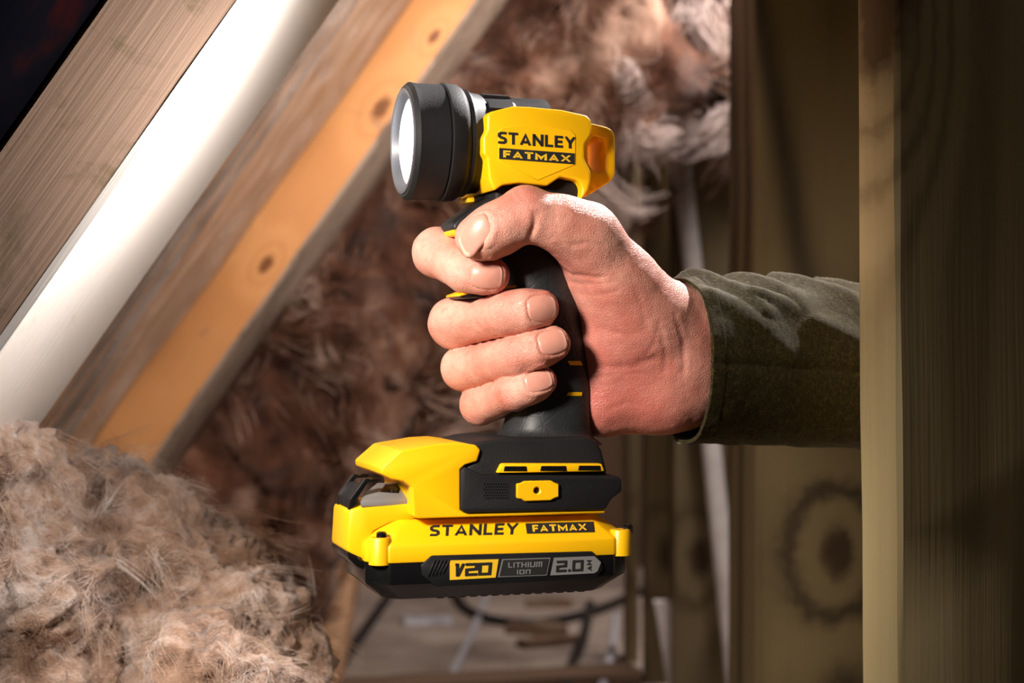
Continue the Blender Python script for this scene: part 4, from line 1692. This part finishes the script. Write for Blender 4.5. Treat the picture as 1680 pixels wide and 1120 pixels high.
def cable(name, pts, r, mat, label):
    bm = bmesh.new()
    add_tube(bm, smooth_path([G(x, y, r) + Vector((0, 0, z)) for x, y, z in pts], 8), r, 10)
    o = link(name, bm_mesh(bm, name), mat)
    return tag(o, label, 'cable')


M['cable_black'] = plastic('cable_black', lin(28, 24, 24), 0.5)
M['cable_grey'] = plastic('cable_grey', lin(150, 146, 152), 0.5)
cable('cable', [(735, 925, 0), (748, 975, 0), (775, 1004, 0), (830, 1019, 0), (900, 1019, 0), (980, 1000, 0), (1055, 968, 0), (1130, 940, 0)], .0058, M['cable_black'], 'black cable looping across the floor below the battery')
cable('cable', [(812, 930, 0), (797, 980, 0), (776, 1035, 0), (752, 1085, 0), (728, 1135, 0)], .0042, M['cable_grey'], 'pale grey cable lying on the floor under the battery')
cable('cable', [(668, 930, 0), (632, 985, 0), (590, 1045, 0), (545, 1112, 0), (520, 1150, 0)], .0062, M['cable_black'], 'black cable beside the tan joist on the floor')
cable('cable', [(1010, 1010, 0), (1005, 1060, 0), (995, 1100, 0), (985, 1140, 0)], .0048, M['cable_grey'], 'short grey cable on the floor near the timber studs')
cable('cable', [(968, 990, 0), (958, 1040, 0), (940, 1085, 0), (925, 1140, 0)], .0062, M['cable_black'], 'black cable on the floor between the scraps and the studs')


def floor_beam(name, a, b, w, h, mat, label, cat):
    A, B = G(*a), G(*b)
    A.z = B.z = 0
    x = (B - A).normalized()
    z = Vector((0, 0, 1))
    y = z.cross(x)
    m = Matrix((x, y, z)).transposed().to_4x4()
    m.translation = A
    o = beam_object(name, mat, 0, (B - A).length, -w / 2, w / 2, 0.0, h, m, 0.002, 0.001, 12)
    return tag(o, label, cat)


M['joist'] = wood('joist_wood', lin(206, 160, 122), lin(150, 108, 76), 6, 1.2, 8, (), 0.7)
M['joist_dark'] = wood('joist_dark_wood', lin(96, 74, 58), lin(58, 42, 32), 6, 1.2, 8, (), 0.8)
floor_beam('joist', (520, 1150), (572, 930), 0.045, 0.05, M['joist'], 'tan joist on the floor between the wool heap and the black cable', 'joist')
floor_beam('joist', (470, 1150), (1040, 1118), 0.05, 0.016, M['joist_dark'], 'dark joist lying across the floor below the battery', 'joist')


def scrap(px, py, L, W, Hh, rot, mat, label):
    bm = bmesh.new()
    rings = []
    for i in range(7):
        x = -L / 2 + L * i / 6
        j = lambda: random.uniform(.75, 1.1)
        rings.append([(x, -W / 2 * j(), 0), (x, W / 2 * j(), 0), (x, W / 2 * j() * .8, Hh * j()), (x, -W / 2 * j() * .8, Hh * j())])
    add_loft(bm, rings)
    o = link('wood_scrap', bm_mesh(bm, 'wood_scrap', 20), mat)
    g = G(px, py)
    o.location = (g.x, g.y, 0)
    o.rotation_euler = (0, 0, rot)
    return tag(o, label, 'wood scrap', 'scraps on the floor')


scrap(905, 1058, .08, .03, .010, 0.5, M['joist_dark'], 'brown splintered scrap on the floor beside the grey cables')
scrap(880, 1040, .07, .03, .014, -0.4, M['joist_dark'], 'small dark scrap on the floor just below the black cable loop')
scrap(700, 1022, .06, .03, .008, 0.2, M['cable_grey'], 'pale flake lying on the floor between the cables')
scrap(900, 995, .06, .025, .010, 0.1, M['joist_dark'], 'dark sliver on the floor inside the black cable loop')
bm = bmesh.new()
pp = [P(1074, 988, 1.70), P(1104, 988, 1.70), P(1106, 1135, 1.70), P(1098, 1135, 1.70)]
add_prism(bm, [(p.x, p.z) for p in pp], pp[0].y, pp[0].y + .018)
o = link('board_offcut', bm_mesh(bm, 'board_offcut'), M['pipe'])
tag(o, 'white wedge-shaped offcut standing at the foot of the studs', 'offcut')
